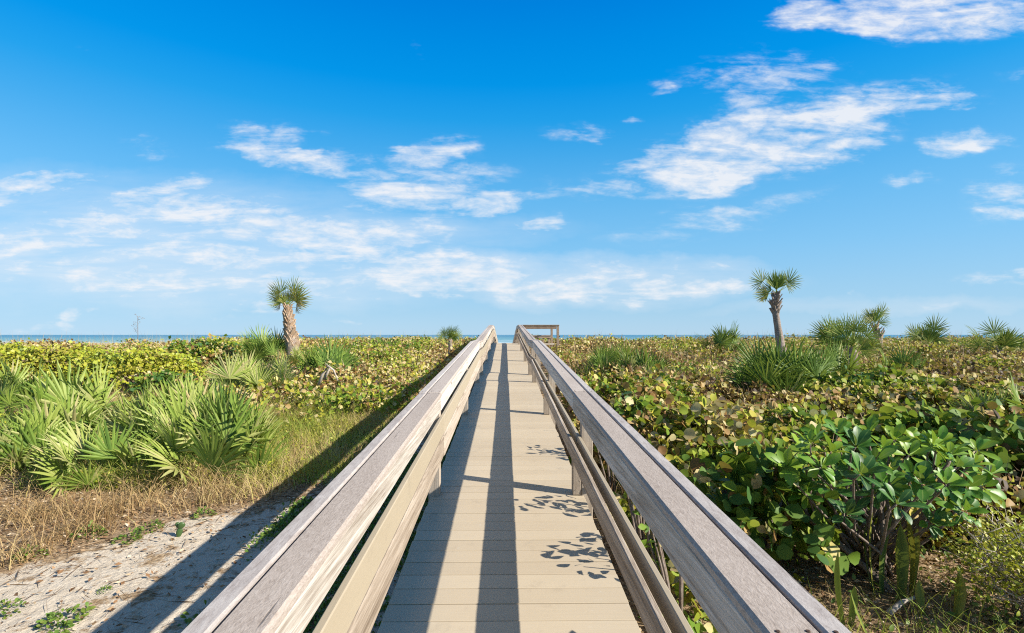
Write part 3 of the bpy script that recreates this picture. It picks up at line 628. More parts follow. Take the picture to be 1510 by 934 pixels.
mound('rounded_shrub', 205, 13, 3.3, 2.6, .98, 1500, .085, M['yellow'], 'wide yellow-green shrub dome behind the big palmetto clump', 'shrub', gB, .55, seed=1, tmpl=SIMPLE)
mound('rounded_shrub', 95, 13.5, 2.6, 2.2, .92, 1000, .085, M['yellow'], 'yellow-green shrub left of the wide dome, speckled with brown patches', 'shrub', gB, .5, seed=2, tmpl=SIMPLE)
mound('rounded_shrub', 10, 13.2, 2.2, 2.2, .95, 900, .085, M['yellow'], 'yellow-green shrub cut by the left edge below the sea', 'shrub', gB, .5, seed=3, tmpl=SIMPLE)
mound('rounded_shrub', 18, 7.6, 1.5, 1.2, .42, 700, .06, M['yellow'], 'low yellow-green shrub mat at the left edge behind the palmetto clump', 'shrub', gB, .6, seed=4, tmpl=SIMPLE)
mound('rounded_shrub', 308, 17, 3.0, 2.6, 0.92, 900, .12, M['grape'], 'dark sea grape shrub rising above the horizon left of the leaning palm', 'shrub', gB, .66, seed=5, tmpl=SIMPLE)
mound('rounded_shrub', 240, 11.2, 1.3, 1.0, .62, 400, .09, M['grape'], 'small darker green shrub against the front of the yellow-green dome', 'shrub', gB, .82, seed=6, tmpl=SIMPLE)
mound('rounded_shrub', 1476, 13.4, 2.0, 1.4, .95, 320, .10, M['grape'], 'sea grape shrub in front of the palm nearest the right edge', 'shrub', 'sea grape shrubs on the right towards the sea', .5, seed=21, tmpl=SIMPLE)
mound('rounded_shrub', 1366, 16.4, 1.8, 1.4, .85, 260, .10, M['grape'], 'sea grape shrub in front of the short palm right of the double palm', 'shrub', 'sea grape shrubs on the right towards the sea', .45, seed=22, tmpl=SIMPLE)
gF = 'broad-leaved sea grape shrubs near the right rail'
mound('sea_grape_shrub', 1120, 3.75, .85, .6, .85, 130, .115, M['grape'], 'round-leaved sea grape with dull green discs beside the right rail', 'shrub', gF, .85, tv=.06, seed=11, per=4)
mound('sea_grape_shrub', 1335, 5.4, 1.2, .9, .88, 200, .105, M['grape'], 'sea grape with bright lime round leaves behind the dark glossy shrub', 'shrub', gF, .62, tv=.06, seed=12, per=4)
mound('sea_grape_shrub', 1465, 5.0, 1.3, 1.0, .90, 240, .105, M['grape'], 'tall sea grape with large green discs at the right edge', 'shrub', gF, .72, tv=.08, seed=13, per=4)
mound('sea_grape_shrub', 945, 6.0, .9, .8, .85, 130, .10, M['grape'], 'sea grape with fresh green leaves close to the middle of the right rail', 'shrub', gF, .72, tv=.08, seed=14, per=4)
mound('sea_grape_shrub', 1050, 5.6, 1.1, .9, .9, 170, .10, M['grape'], 'mottled sea grape between the rail and the dark glossy shrub', 'shrub', gF, .58, tv=.12, seed=15, per=4)
# sprigs that reach over the deck's right edge and shade it
for i, (px, py, pz, w) in enumerate([(1.0, 3.02, .94, .34), (1.0, 3.75, .99, .20), (1.02, 2.0, .82, .22), (1.06, 5.2, 1.10, .2)]):
    r = np.random.default_rng(40 + i); n = 14; gz = g1(px, py); root = empty('leafy_sprig', (px, py, gz), ['dark leafy sprig under the right rail, nearest but one', 'dark leafy sprig beside the right rail post', 'dark leafy sprig under the right rail at the bottom of the photo', 'dark leafy sprig under the right rail past the first post'][i], 'shrub', 'leafy sprigs under the right rail')
    P = np.stack([r.normal(size=n) * w * .35 - .05, r.normal(size=n) * w * .5, pz - gz + r.normal(size=n) * .11], 1)
    cloud_leaves('foliage', P, np.full(n, .8), np.full(n, .078), M['grape'], root, OVAL, per=5, rad=.10)
    link('stems', tubes_mesh('stems', [([(0, 0, -.1), tuple(P[k] * .5), tuple(P[k])], [.012, .009, .004]) for k in range(0, n, 2)]), M['stem'], root)

# dark glossy shrub in the foreground right
p = at(1300, 494, 3.95); p.z = g1(p.x, p.y)
gl = empty('glossy_shrub', p, 'dark glossy shrub with whorled leaves over bare crooked stems, right foreground', 'shrub')
r = random.Random(5); stems = []; LP = []; LU = []; LN = []; LL = []; LT = []
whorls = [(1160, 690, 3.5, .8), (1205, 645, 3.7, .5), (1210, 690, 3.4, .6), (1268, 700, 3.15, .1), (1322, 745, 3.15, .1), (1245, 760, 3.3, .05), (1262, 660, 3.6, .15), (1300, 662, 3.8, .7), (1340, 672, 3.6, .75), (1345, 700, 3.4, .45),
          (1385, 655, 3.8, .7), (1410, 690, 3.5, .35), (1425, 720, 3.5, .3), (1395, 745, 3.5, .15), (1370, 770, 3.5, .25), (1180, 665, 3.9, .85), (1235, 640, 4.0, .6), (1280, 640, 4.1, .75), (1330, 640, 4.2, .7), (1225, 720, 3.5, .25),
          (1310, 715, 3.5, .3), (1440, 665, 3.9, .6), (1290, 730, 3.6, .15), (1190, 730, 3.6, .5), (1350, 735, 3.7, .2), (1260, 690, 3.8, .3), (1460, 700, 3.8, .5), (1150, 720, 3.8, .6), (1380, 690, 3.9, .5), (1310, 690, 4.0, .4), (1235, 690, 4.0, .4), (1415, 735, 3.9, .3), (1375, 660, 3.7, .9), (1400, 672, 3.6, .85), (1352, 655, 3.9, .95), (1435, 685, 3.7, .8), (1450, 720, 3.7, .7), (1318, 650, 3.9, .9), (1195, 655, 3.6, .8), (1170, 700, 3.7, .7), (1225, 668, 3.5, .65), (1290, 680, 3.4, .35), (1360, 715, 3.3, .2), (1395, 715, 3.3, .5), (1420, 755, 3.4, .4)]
for i, (wx, wy, wd, tn) in enumerate(whorls):
    c = at(wx, wy, wd) - p; k = r.randint(8, 12); ax = Vector((r.uniform(-.5, .5), r.uniform(-.9, -.1), r.uniform(.5, 1))).normalized()
    e1 = ax.orthogonal().normalized(); e2 = ax.cross(e1)
    for j in range(k):
        a = j * 2.4 + r.uniform(-.3, .3); el = r.uniform(-.35, .75) if j > 2 else r.uniform(.7, 1.2)
        u = (e1 * math.cos(a) + e2 * math.sin(a)) * math.cos(el) + ax * math.sin(el); nn = ax * math.cos(el) - (e1 * math.cos(a) + e2 * math.sin(a)) * math.sin(el)
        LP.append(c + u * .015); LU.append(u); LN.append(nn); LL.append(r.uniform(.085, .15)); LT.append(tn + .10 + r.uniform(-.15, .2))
    foot = Vector((r.uniform(-.25, .15), r.uniform(-.1, .2), -.05)); mid = foot.lerp(c, .5) + Vector((r.uniform(-.1, .1), r.uniform(-.05, .1), r.uniform(-.08, .05)))
    stems.append(([foot, mid, c - ax * .06, c], [.016, .011, .006, .004]))
link('foliage', leaves('foliage', np.array(LP), np.array(LU), np.array(LN), np.array(LL), np.clip(np.array(LT), .02, .98), OVAL, .88, np.full(len(LP), .9)), M['glossy'], gl)
big = [[(1340, 905, 3.55), (1290, 850, 3.7), (1235, 800, 3.75), (1192, 765, 3.75), (1185, 745, 3.75), (1194, 725, 3.7), (1190, 690, 3.65)],
       [(1330, 900, 3.7), (1265, 820, 3.95), (1210, 775, 4.05), (1150, 745, 4.1)], [(1302, 880, 3.75), (1303, 820, 3.75), (1300, 760, 3.7), (1290, 700, 3.7)],
       [(1275, 860, 3.9), (1262, 810, 3.95), (1257, 760, 3.95), (1255, 700, 3.9)], [(1330, 850, 3.9), (1350, 780, 3.9), (1380, 720, 3.8), (1400, 680, 3.7)]]
for i, pl in enumerate(big):
    q = [at(*a) - p for a in pl]; q[0].z = -.08; stems.append((q, [.027 - .017 * j / len(q) for j in range(len(q))] if i < 2 else [.02 - .012 * j / len(q) for j in range(len(q))]))
link('stems', tubes_mesh('stems', stems), M['stem'], gl)

# snake plants
def snake_leaf(name, L, W, seed, tone):
    r = random.Random(seed); V = []; Fc = []; T = []; n = 9; tw = r.uniform(-.5, .5); be = r.uniform(.05, .22)
    for i in range(n):
        s = i / (n - 1); w = W * (.45 + .75 * s - .1 * s * s if s < .6 else .864 * (1 - ((s - .6) / .4) ** 2.2)) * .5 + .001
        a = tw * s; c = Vector((be * L * s * s, 0, L * s)); sd = Vector((math.sin(a) * .3, math.cos(a), 0)).normalized(); up = Vector((0, 0, 1)).cross(sd)
        V += [c - sd * w + up * w * .35, c, c + sd * w + up * w * .35]; T += [tone - .28, tone + .15, tone - .28]
    for i in range(n - 1):
        Fc += [(3 * i, 3 * i + 1, 3 * i + 4, 3 * i + 3), (3 * i + 1, 3 * i + 2, 3 * i + 5, 3 * i + 4)]
    return mesh(name, [tuple(v) for v in V], Fc, T, smooth=True)
def snake(px, d, lv, label, seed):
    p = at(px, 494, d); p.z = g1(p.x, p.y) - .01; root = empty('snake_plant', p, label, 'plant', 'snake plants at the right foreground'); r = random.Random(seed)
    for i, (dx, dy, L, W, az, inc, tn) in enumerate(lv):
        o = link('leaf', snake_leaf('leaf', L, W, seed * 10 + i, tn), M['snake'], root)
        o.matrix_local = Matrix.Translation((dx, dy, -.02)) @ orient(R(az), R(inc), R(r.uniform(60, 120)))
snake(1310, 3.55, [(-.08, 0, .62, .075, 170, 10, .45), (0, .05, .60, .085, 90, 3, .7), (.06, -.03, .55, .09, 20, 5, .75), (.14, 0, .62, .07, 10, 9, .25), (-.03, .08, .5, .07, 150, 16, .8), (.2, .06, .5, .06, 30, 14, .5)], 'clump of tall upright strap leaves rising through the dark glossy shrub', 1)
snake(1248, 3.2, [(0, 0, .5, .06, 165, 12, .85), (.03, .02, .3, .05, 10, 12, .8)], 'mottled strap-leaf plant by the cap board in the right foreground', 2)
snake(1300, 2.95, [(0, 0, .42, .055, 165, 28, .62)], 'single pale strap leaf leaning left at the bottom of the photo', 3)
snake(1405, 3.25, [(0, 0, .36, .085, 25, 30, .4), (-.1, .1, .26, .06, 100, 10, .5)], 'short broad strap leaf tilted right before the wiry bush', 4)

# fern by the rail
p = at(1085, 494, 3.6); p.z = g1(p.x, p.y) + .02
fe = empty('fern', p, 'dark feathery fern between the right rail and the glossy shrub', 'fern')
for i in range(7):
    a = R(-30 + i * 38); L = .42; PP = []; UU = []; NN = []; LLn = []; path = []
    o = Vector((math.cos(a), math.sin(a), 0))
    for k in range(16):
        s = k / 15; c = o * L * s * .85 + Vector((0, 0, .45 * math.sin(s * 2.2) * .75 + .15)); path.append(c)
        for sg in (-1, 1):
            if k > 1:
                sd = Vector((-o.y, o.x, 0)) * sg + o * .35; PP.append(c); UU.append(sd); NN.append(Vector((0, 0, 1)) + o * .2); LLn.append(.10 * (1 - s * .75))
    lm = leaves('frond', np.array(PP), np.array(UU), np.array(NN), np.array(LLn), np.full(len(PP), .85 - .2 * (i % 2)), SIMPLE, .5)
    rm = tubes_mesh('rachis', [([tuple(q) for q in path], [.004 - .003 * q / 15 for q in range(16)])], 5)
    b = bmesh.new(); b.from_mesh(lm); b.from_mesh(rm); b.to_mesh(lm); b.free(); bpy.data.meshes.remove(rm)
    link('frond', lm, M['weed'], fe)
link('stems', tubes_mesh('stems', [([(0, 0, -.05), (0, 0, .16)], [.02, .012])]), M['stem'], fe)

# wiry dry bush on the right edge
p = at(1535, 494, 3.25); p.z = g1(p.x, p.y)
wb = empty('wiry_bush', p, 'wiry dry bush with tiny yellow-green leaves at the right edge', 'shrub')
r = random.Random(9); ps = []; tips = []
for i in range(95):
    a = r.uniform(0, 6.28); e = r.uniform(.15, .62); h = r.uniform(.2, .68); t0 = Vector((math.cos(a) * e, math.sin(a) * e * .8, h))
    m0 = t0 * .5 + Vector((r.uniform(-.05, .05), r.uniform(-.05, .05), .06)); ps.append(([Vector((r.uniform(-.1, .1), r.uniform(-.1, .1), -.05)), m0, t0], [.005, .0035, .0015]))
    for k in range(3):
        e2 = t0.lerp(m0, r.random()) + Vector((r.uniform(-.16, .16), r.uniform(-.16, .16), r.uniform(-.04, .16))); ps.append(([t0.lerp(m0, r.random()), e2], [.0028, .0012])); tips.append(e2)
link('stems', tubes_mesh('stems', ps, 4), M['drift'], wb)
n = len(tips); P = np.array(tips)
cloud_leaves('foliage', P, RNG.uniform(.35, .7, n), np.full(n, .036), M['yellow'], wb, OVAL, per=13, rad=.26)

# bits of dead wood
def branch(name, pts, rad, label, cat, mat, group=None):
    p = at(*pts[0][0]); p.z = g1(p.x, p.y); root = empty(name, p, label, cat, group)
    link('limb', tubes_mesh('limb', [([at(*q) - p for q in line], [rad * (1 - .6 * i / (len(line) - 1)) for i in range(len(line))]) for line in pts]), mat, root)
branch('bare_branch', [[(470, 568, 9.6), (476, 552, 9.6), (484, 540, 9.6), (492, 546, 9.6), (498, 562, 9.6)], [(478, 560, 9.7), (487, 541, 9.7), (480, 537, 9.7)]], .03, 'pale arched bare branch in the brown sea grape on the left', 'branch', M['drift'])
branch('driftwood', [[(1310, 905, 3.3), (1330, 888, 3.35), (1352, 880, 3.4)]], .022, 'grey broken stick lying on the litter below the glossy shrub', 'driftwood', M['drift'])

# agave flower stalk far left
p = at(202, 494, 26); p.z = g1(p.x, p.y); ag = empty('flower_stalk', p, 'thin bare flower stalk with a branched top against the sky on the far left', 'plant')
top = at(203, 466, 26) - p; ps = [([(0, 0, -.1), top * .5 + Vector((.03, 0, 0)), top], [.018, .014, .008])]; tips = []; r = random.Random(4)
for i in range(12):
    s = .55 + .45 * i / 12; b0 = top * s; e = b0 + Vector((r.choice((-1, 1)) * r.uniform(.1, .26), r.uniform(-.15, .15), r.uniform(.05, .16))); ps.append(([b0, e], [.005, .003])); tips.append(e)
link('stalk', tubes_mesh('stalk', ps, 5), M['stem'], ag)
cloud_leaves('seed_heads', np.array(tips), np.full(12, .2), np.full(12, .035), M['litter'], ag, SIMPLE, per=6, rad=.1)

# small prickly pear by the sand
p = at(262, 494, 4.55); p.z = g1(p.x, p.y)
pc = empty('prickly_pear', p, 'little dark cactus with flat pads standing at the edge of the sand', 'cactus')
def pad(name, c, w, h, tilt):
    b = bmesh.new(); bmesh.ops.create_uvsphere(b, u_segments=16, v_segments=10, radius=1); 
    for v in b.verts: v.co = Vector((v.co.x * w * (1 + .25 * v.co.z), v.co.y * .014, v.co.z * h + h))
    me = bpy.data.meshes.new(name); b.to_mesh(me); b.free(); me.polygons.foreach_set('use_smooth', [True] * len(me.polygons))
    a = me.attributes.new('tone', 'FLOAT', 'POINT'); a.data.foreach_set('value', [.98] * len(me.vertices))
    o = link('pad', me, M['snake'], pc); o.matrix_local = Matrix.Translation(c) @ Matrix.Rotation(R(tilt), 4, 'Y') @ Matrix.Rotation(R(25), 4, 'Z'); return o
pad('pad', (0, 0, -.02), .024, .05, 14); pad('pad', (.012, 0, .062), .028, .035, 30); pad('pad', (.0, .012, .066), .018, .028, -14)

# ------------------------------------------------------------------ weeds, grass and litter
def weed_mesh(name, seed, r0=.11, h=.10):
    rr = np.random.default_rng(seed); n = 110; a = rr.random(n) * 6.28; q = np.sqrt(rr.random(n)) * r0
    P = np.stack([np.cos(a) * q, np.sin(a) * q, h * (1 - (q / r0) ** 2) * (.2 + .8 * rr.random(n))], 1)
    N = unit(rand_dirs(n) * .7 + np.array([0, 0, 1.0])); U = unit(np.stack([np.cos(a), np.sin(a), .4 * np.ones(n)], 1) + rand_dirs(n) * .6)
    return leaves(name, P, U, N, rr.uniform(.02, .05, n), np.clip(.55 + rr.normal(size=n) * .2, 0, 1), OVAL, 1.0)
wm = [weed_mesh('weed_clump', 60 + i) for i in range(3)]
for i, (px, row, s, lab) in enumerate([(130, 792, 1.0, 'round green weed clump on the sand below the big palmetto clump'), (190, 797, .8, 'yellow-green weed clump right beside the round one on the sand'), (222, 781, .8, 'bright weed clump on the sand nearest the little cactus'),
                                       (45, 822, .8, 'sparse weed clump in the dry grass at the left side'), (92, 918, .9, 'weed clump at the bottom edge of the sand'), (10, 902, .7, 'weed clump at the left edge of the sand'), (155, 872, .35, 'tiny weed seedling alone on the open sand'), (300, 762, .8, 'weed clump touching the edge of the rail shadow')]):
    d = 1.9 * F / (row - 494)
    for _ in range(4): d = (2 - ground_at(px, d)) * F / (row - 494)
    p = at(px, row, d); p.z = g1(p.x, p.y)
    o = link('weed_clump', wm[i % 3], M['weed']); o.location = p; o.scale = (s * 1.05,) * 3; o.rotation_euler = (0, 0, i * 1.3)
    tag(o, lab, 'weed', 'weed clumps on the sand')
# green weeds in the shade strip
def shade_keep(x, y): return sstep(.46, .58, fbm(x * 1.6 + 50, y * .8 + 2, 3) + .09 * sstep(-2.4, -1.4, x))
x, y = scatter(60000, -2.75, -.75, 1.5, 9.5, shade_keep)
P = np.stack([x, y, G(x, y)], 1); n = len(P)
tag(link('ground_weeds', leaves('ground_weeds', P + np.stack([np.zeros(n), np.zeros(n), RNG.random(n) * .035], 1), rand_dirs(n) + np.array([0, 0, .3]), unit(rand_dirs(n) * .6 + np.array([0, 0, 1])), RNG.uniform(.02, .05, n), RNG.uniform(.3, .95, n), OVAL), M['weed']), kind='stuff')
# dry grass left
def grass_keep(x, y):
    e = sand_edge(x, y)
    return sstep(-.15, .5, e - x) * (.15 + .85 * sstep(.35, .6, fbm(x * 1.1 + 8, y * 1.1 + 1, 3))) + .5 * sstep(.50, .62, fbm(x * 1.9 + 1, y * 1.9 + 4, 3)) * sstep(-1.9, -.2, e - x) * (x < -2.7)
x, y = scatter(115000, -9, -1.3, 2.6, 11, lambda x, y: grass_keep(x, y) * (.18 + .82 * sstep(.42, .62, fbm(x * 2.6 + 2, y * 2.6 + 5, 3)))); n = len(x)
tn = .48 + (fbm(x * .8 + 5, y * .8, 3) - .5) * .9 + .55 * sstep(5.8, 7.0, y) * sstep(-4.4, -3.0, x)
hh = .05 + .34 * RNG.random(n) ** 2 + .08 * RNG.random(n); hh = hh * (1 + .7 * sstep(5.5, 7, y))
tag(link('dry_grass', blades('dry_grass', np.stack([x, y, G(x, y) - .01], 1), hh, RNG.uniform(.003, .007, n), np.clip(tn + RNG.normal(size=n) * .12, 0, 1), lean=.9), M['grass']), kind='stuff')
x, y = scatter(15000, -4.8, -1.4, 5.8, 9.8, lambda x, y: (x < -1.5 - .1 * (9 - y)) * (.2 + .8 * sstep(.42, .6, fbm(x * 1.4 + 31, y * 1.4, 3)))); n = len(x)
tag(link('ground_weeds', leaves('ground_weeds', np.stack([x, y, G(x, y) + RNG.random(n) ** 1.5 * .22], 1), rand_dirs(n) + np.array([0, 0, .6]), unit(rand_dirs(n) * .7 + np.array([.4, -.3, .7])), RNG.uniform(.02, .05, n), RNG.uniform(.0, .7, n), OVAL), M['yellow']), kind='stuff')
x, y = scatter(60000, -5.4, -1.4, 5.8, 11.5, lambda x, y: (x < -1.5 - .1 * (9 - y)) * (.25 + .75 * sstep(.42, .6, fbm(x * 1.4 + 31, y * 1.4, 3)))); n = len(x)
tag(link('green_grass', blades('green_grass', np.stack([x, y, G(x, y) - .01], 1), RNG.uniform(.12, .42, n), RNG.uniform(.003, .007, n), np.clip(.70 + (fbm(x * 1.2, y * 1.2 + 7, 3) - .5) * 1.6 + RNG.normal(size=n) * .15, 0, 1), lean=.6), M['grass']), kind='stuff')
# tufts beyond, up to the dune crest and its sea oats
def far_keep(x, y):
    return (np.abs(x) > 1.6) * (.3 + .7 * sstep(.4, .55, fbm(x * .4 + 3, y * .4 + 6, 3)))
x, y = scatter(90000, -52, 52, 9.5, 46, far_keep, -230, 1740); n = len(x)
tn = .52 + (fbm(x * .3 + 5, y * .3, 3) - .5) * .7
hh = RNG.uniform(.2, .6, n) + .35 * sstep(24, 32, y) * (x < -1)
tag(link('dune_grass', blades('dune_grass', np.stack([x, y, G(x, y) - .01], 1), hh, RNG.uniform(.006, .014, n), np.clip(tn + RNG.normal(size=n) * .12, 0, 1), lean=.45), M['grass']), kind='stuff')
def oat_keep(x, y): return (np.abs(x) > 3.0) * sstep(.42, .6, fbm(x * .25 + 1, y * .25, 2))
x, y = scatter(7000, -50, 50, 24, 40, oat_keep); n = len(x)
tag(link('sea_oats', blades('sea_oats', np.stack([x, y, G(x, y)], 1), RNG.uniform(.8, 1.35, n), np.full(n, .012), RNG.uniform(.2, .6, n), lean=.2), M['grass']), kind='stuff')
# litter: dead leaves and twigs, left sand and right clearing
def lit_keep(x, y):
    e = sand_edge(x, y); a = (x < 0) * (.22 + .78 * sstep(-1.0, .6, e - x + (fbm(x * 2, y * 2, 3) - .5) * 1.2)); return a + (x > .75) * 1.0
x, y = scatter(60000, -7, 6, 1.4, 8, lit_keep); n = len(x)
tag(link('leaf_litter', leaves('leaf_litter', np.stack([x, y, G(x, y) + .008 + .02 * RNG.random(n)], 1), rand_dirs(n) * np.array([1, 1, .25]), unit(rand_dirs(n) * .6 + np.array([0, 0, 1])), RNG.uniform(.012, .055, n), RNG.random(n), SIMPLE, .6, RNG.uniform(-1, 2, n)), M['litter']), kind='stuff')
x, y = scatter(34000, -8, 6, 1.4, 8, lit_keep); n = len(x); a = RNG.random(n) * 6.28; L = RNG.uniform(.05, .28, n)
P0 = np.stack([x, y, G(x, y) + .012], 1); d = np.stack([np.cos(a), np.sin(a), RNG.normal(size=n) * .12], 1)
tag(link('twigs', leaves('twigs', P0, d, unit(rand_dirs(n) * .3 + np.array([0, 0, 1])), L, RNG.random(n) * .8, SIMPLE, .012, RNG.uniform(0, .4, n)), M['litter']), kind='stuff')
# grass in the right clearing
def rc_keep(x, y): return .35 + .65 * sstep(.45, .6, fbm(x * 1.5, y * 1.5, 3))
x, y = scatter(5200, .9, 5.5, 1.6, 4.6, rc_keep); n = len(x)
tag(link('dry_grass', blades('dry_grass', np.stack([x, y, G(x, y) - .01], 1), RNG.uniform(.06, .24, n), RNG.uniform(.002, .005, n), RNG.uniform(.05, .75, n), lean=1.3), M['grass']), kind='stuff')

x, y = scatter(9000, .85, 5.5, 1.6, 4.8, lambda x, y: .15 + .85 * sstep(.47, .6, fbm(x * 1.3 + 4, y * 1.3 + 9, 3)))
n = len(x)
tag(link('ground_weeds', leaves('ground_weeds', np.stack([x, y, G(x, y) + RNG.random(n) ** 1.5 * .16], 1), rand_dirs(n) + np.array([0, 0, .3]), unit(rand_dirs(n) * .6 + np.array([.4, -.3, .8])), RNG.uniform(.02, .055, n), RNG.uniform(.2, .95, n), OVAL), M['weed']), kind='stuff')
x, y = scatter(2600, .85, 5.5, 1.6, 4.8, lambda x, y: sstep(.45, .6, fbm(x * 1.1 + 14, y * 1.1 + 3, 3))); n = len(x)
tag(link('green_grass', blades('green_grass', np.stack([x, y, G(x, y) - .01], 1), RNG.uniform(.10, .38, n), RNG.uniform(.004, .011, n), RNG.uniform(.75, 1, n), lean=.7), M['grass']), kind='stuff')

# ------------------------------------------------------------------ light and sky
SUN_EL = R(32.3); SUN_AZ = math.atan2(.927, -.375)      # azimuth from +Y towards +X
sd = Vector((math.sin(SUN_AZ) * math.cos(SUN_EL), math.cos(SUN_AZ) * math.cos(SUN_EL), math.sin(SUN_EL)))
ld = bpy.data.lights.new('sun', 'SUN'); ld.energy = 5.0; ld.angle = R(.5); ld.color = (1, .93, .82)
lo = bpy.data.objects.new('sun', ld); COL.objects.link(lo); lo.rotation_euler = (-sd).to_track_quat('-Z', 'Y').to_euler(); lo.location = sd * 50
W = bpy.data.worlds.new('World'); S.world = W; W.use_nodes = True; t = NT(W.node_tree)
sky = t.n('ShaderNodeTexSky', sky_type='NISHITA'); sky.sun_disc = False; sky.sun_elevation = SUN_EL; sky.sun_rotation = SUN_AZ
sky.air_density = 1.0; sky.dust_density = .25; sky.ozone_density = 3.0; sky.altitude = 0
co = t.n('ShaderNodeTexCoord').outputs['Generated']; xyz = t.n('ShaderNodeSeparateXYZ', i_0=co)
dy = t.math('MAXIMUM', t.math('ABSOLUTE', xyz.outputs[1]), .05)
TGT = [(.0, (184, 217, 240)), (.04, (170, 212, 239)), (.083, (158, 208, 241)), (.155, (133, 199, 244)), (.244, (105, 186, 241)), (.325, (69, 170, 236)), (.377, (36, 160, 234)), (.431, (3, 149, 232)), (.486, (0, 140, 227)), (.535, (0, 130, 222)), (.75, (0, 96, 180)), (1, (0, 70, 140))]
RAT = [(.0, (.54, .80, 1.35)), (.04, (.54, .75, 1.11)), (.083, (.60, .81, 1.03)), (.155, (.65, 1.0, 1.13)), (.244, (.56, 1.16, 1.3)), (.325, (.31, 1.22, 1.48)), (.377, (.10, 1.2, 1.59)), (.431, (.01, 1.15, 1.71)), (.486, (0, 1.1, 1.78)), (.535, (0, 1.0, 1.8)), (.58, (.25, 1.0, 1.6)), (.72, (1.0, .95, .95)), (1, (1.0, .95, .9))]
EXPO = .92; BG = .077
slin = lambda c: tuple((v / 255 / 12.92 if v / 255 <= .04045 else ((v / 255 + .055) / 1.055) ** 2.4) for v in c)
el = t.math('MAXIMUM', xyz.outputs[2], 0.0)
skyc = t.mix(1.0, sky.outputs[0], t.ramp(el, RAT), 'MULTIPLY')
grad = t.ramp(el, [(p, tuple(v / (2 ** EXPO * BG) for v in slin(c))) for p, c in TGT])
fz = t.n('ShaderNodeMapRange', interpolation_type='SMOOTHSTEP'); t.put(fz.inputs[0], xyz.outputs[2]); fz.inputs[1].default_value = .56; fz.inputs[2].default_value = .70; fz.inputs[3].default_value = .82; fz.inputs[4].default_value = 0
skyc = t.mix(fz.outputs[0], skyc, grad)
u = t.math('DIVIDE', xyz.outputs[0], dy); v = t.math('DIVIDE', xyz.outputs[2], dy)
uv = t.n('ShaderNodeCombineXYZ'); t.put(uv.inputs[0], u); t.put(uv.inputs[1], v); t.put(uv.inputs[2], xyz.outputs[1]); uv = uv.outputs[0]
wn = t.n('ShaderNodeTexNoise'); t.put(wn.inputs['Vector'], t.map(uv, sc=(4.5, 8, 1))); wn.inputs['Scale'].default_value = 1; wn.inputs['Detail'].default_value = 5; wn.inputs['Roughness'].default_value = .6
ws = t.n('ShaderNodeVectorMath', operation='SUBTRACT'); t.put(ws.inputs[0], wn.outputs['Color']); ws.inputs[1].default_value = (.5, .5, .5)
wm_ = t.n('ShaderNodeVectorMath', operation='MULTIPLY'); t.put(wm_.inputs[0], ws.outputs[0]); wm_.inputs[1].default_value = (.26, .11, 0)
wa = t.n('ShaderNodeVectorMath', operation='ADD'); t.put(wa.inputs[0], uv); t.put(wa.inputs[1], wm_.outputs[0]); wuv = wa.outputs[0]
BLOBS = [  # photo px, row, half-width, half-height, tilt (deg, + rises to the right), weight
    (1400, 12, 230, 42, 2, 1.0), (1230, 22, 100, 24, 5, .8), (1090, 228, 200, 48, 14, .95), (1020, 255, 95, 30, 5, .9), (1085, 180, 75, 34, 40, .75), (1220, 205, 150, 30, 14, .7),
    (1130, 108, 130, 32, 4, .7), (1270, 150, 170, 28, 6, .65), (982, 132, 34, 22, 5, .7), (1425, 207, 62, 24, 0, .95), (1400, 150, 60, 16, 8, .55), (870, 205, 70, 15, -6, .65), (945, 180, 20, 9, 0, .6),
    (398, 200, 75, 24, -2, .95), (450, 236, 80, 14, -14, .7), (590, 258, 165, 30, -3, .85), (645, 222, 55, 20, 0, .8), (650, 292, 150, 22, 0, .55), (230, 350, 480, 84, -3, .64), (120, 402, 400, 52, -2, .46), (500, 372, 160, 34, 0, .28), (380, 330, 170, 24, -6, .35),
    (850, 410, 300, 34, -1, .90), (650, 410, 110, 26, 0, .6), (980, 425, 170, 16, 0, .6), (50, 280, 95, 22, 14, .7), (260, 272, 80, 18, 16, .55), (825, 328, 40, 14, 0, .8), (730, 292, 36, 15, 0, .7), (385, 460, 46, 14, 6, .8), (125, 475, 22, 14, 24, .7), (495, 470, 26, 7, 0, .7),
    (1070, 318, 160, 28, 12, .62), (1490, 290, 70, 34, 0, .8), (1365, 260, 60, 15, 0, .7), (850, 290, 100, 15, -6, .55), (1465, 408, 80, 13, 0, .65), (1268, 437, 14, 6, 0, .8), (1320, 450, 260, 12, 2, .4),
    (215, 220, 55, 13, -4, .5), (625, 75, 24, 9, -25, .34), (122, 72, 26, 7, -20, .30), (560, 335, 300, 26, 0, .42), (60, 490, 120, 8, 0, .55), (1500, 100, 40, 16, 10, .4)]
tot = None; vtot = None
for (px, py, rx, ry, an, wt) in BLOBS:
    dirv = FW + RT * ((px - 755) / F); u0 = dirv.x / dirv.y; v0 = (494 - py) / F / dirv.y
    mp = t.map(wuv, loc=(u0, v0, 0), rot=(0, 0, R(an)), sc=(rx * 1.22 / F, ry * 1.30 / F, 1e6), typ='TEXTURE')
    ln = t.n('ShaderNodeVectorMath', operation='DOT_PRODUCT'); t.put(ln.inputs[0], mp); t.put(ln.inputs[1], mp)
    k = t.math('MULTIPLY', t.math('MAXIMUM', t.math('SUBTRACT', 1.0, ln.outputs['Value']), 0.0), wt)
    tot = k if tot is None else t.math('ADD', tot, k)
    if rx >= 250 and py > 300: vtot = k if vtot is None else t.math('ADD', vtot, k)
front = t.math('GREATER_THAN', xyz.outputs[1], .05)
tot = t.math('MINIMUM', t.math('MULTIPLY', tot, front), 1.15)
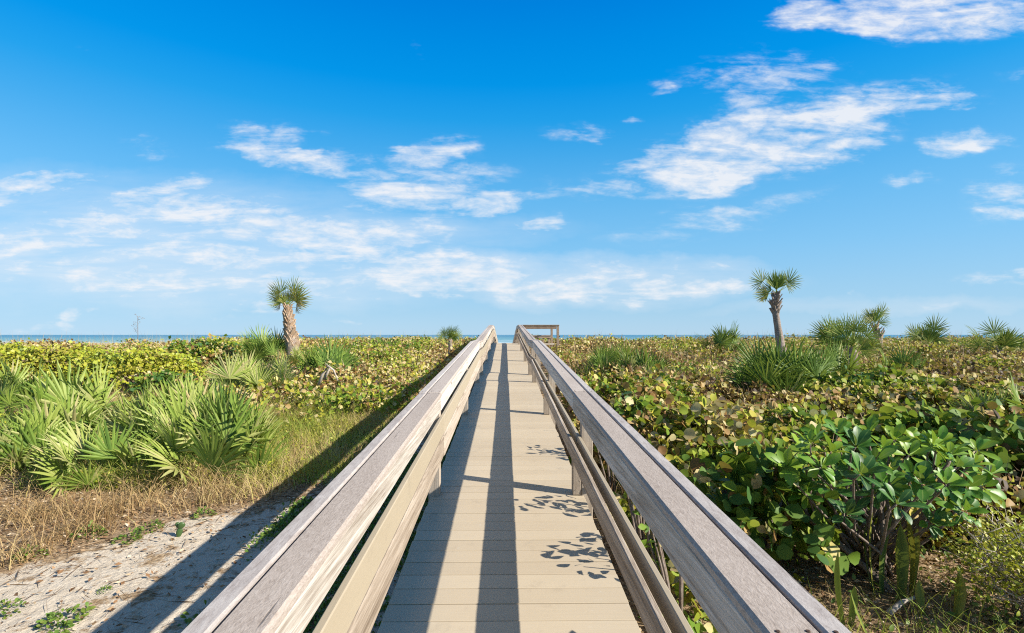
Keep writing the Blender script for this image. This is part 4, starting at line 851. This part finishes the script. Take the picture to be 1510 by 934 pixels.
tot = t.math('ADD', tot, t.math('MULTIPLY', t.math('SUBTRACT', 1.0, front), .42))
n1 = t.noise(t.map(uv, rot=(0, 0, R(-9)), sc=(3.8, 24, 1)), 1.0, 9, .61, .55)
n2 = t.noise(t.map(uv, rot=(0, 0, R(-22)), sc=(18, 46, 1)), 1.0, 7, .60, .35)
n3 = t.noise(t.map(uv, rot=(0, 0, R(14)), sc=(50, 120, 1)), 1.0, 4, .6, .2)
nn = t.math('ADD', t.math('MULTIPLY', n1, .56), t.math('ADD', t.math('MULTIPLY', n2, .36), t.math('MULTIPLY', n3, .08)))
den = t.math('ADD', t.math('MULTIPLY', tot, .80), t.math('MULTIPLY', t.math('SUBTRACT', nn, .53), 4.2))
den = t.math('MULTIPLY', den, t.math('MINIMUM', t.math('MULTIPLY', tot, 1.8), 1.0))
den = t.ramp(den, [(.0, (0, 0, 0)), (.12, (.02, .02, .02)), (.32, (.14, .14, .14)), (.7, (.52, .52, .52)), (1.0, (.86, .86, .86))])
veil = t.math('MULTIPLY', t.math('MULTIPLY', t.math('MULTIPLY', vtot, front), t.math('ADD', n1, -.08)), 1.0, clamp=True)
den = t.math('MAXIMUM', den, veil)
up = t.math('GREATER_THAN', xyz.outputs[2], 0.0); den = t.math('MULTIPLY', den, up)
CL = .93 / (2 ** EXPO * BG)
colr = t.mix(den, skyc, (CL, CL * 1.0, CL * 1.02))
bg = t.n('ShaderNodeBackground'); t.put(bg.inputs[0], colr); bg.inputs[1].default_value = BG
t.put(t.n('ShaderNodeOutputWorld').inputs[0], bg.outputs[0])
W.cycles.sampling_method = 'MANUAL'; W.cycles.sample_map_resolution = 1024

S.view_settings.view_transform = 'Standard'; S.view_settings.look = 'None'; S.view_settings.gamma = 1; S.view_settings.exposure = EXPO
S.render.engine = 'CYCLES'
S.cycles.use_denoising = False; S.cycles.filter_width = 1.15; S.cycles.max_bounces = 6; S.cycles.diffuse_bounces = 3; S.cycles.transmission_bounces = 4
S.cycles.sample_clamp_indirect = 6
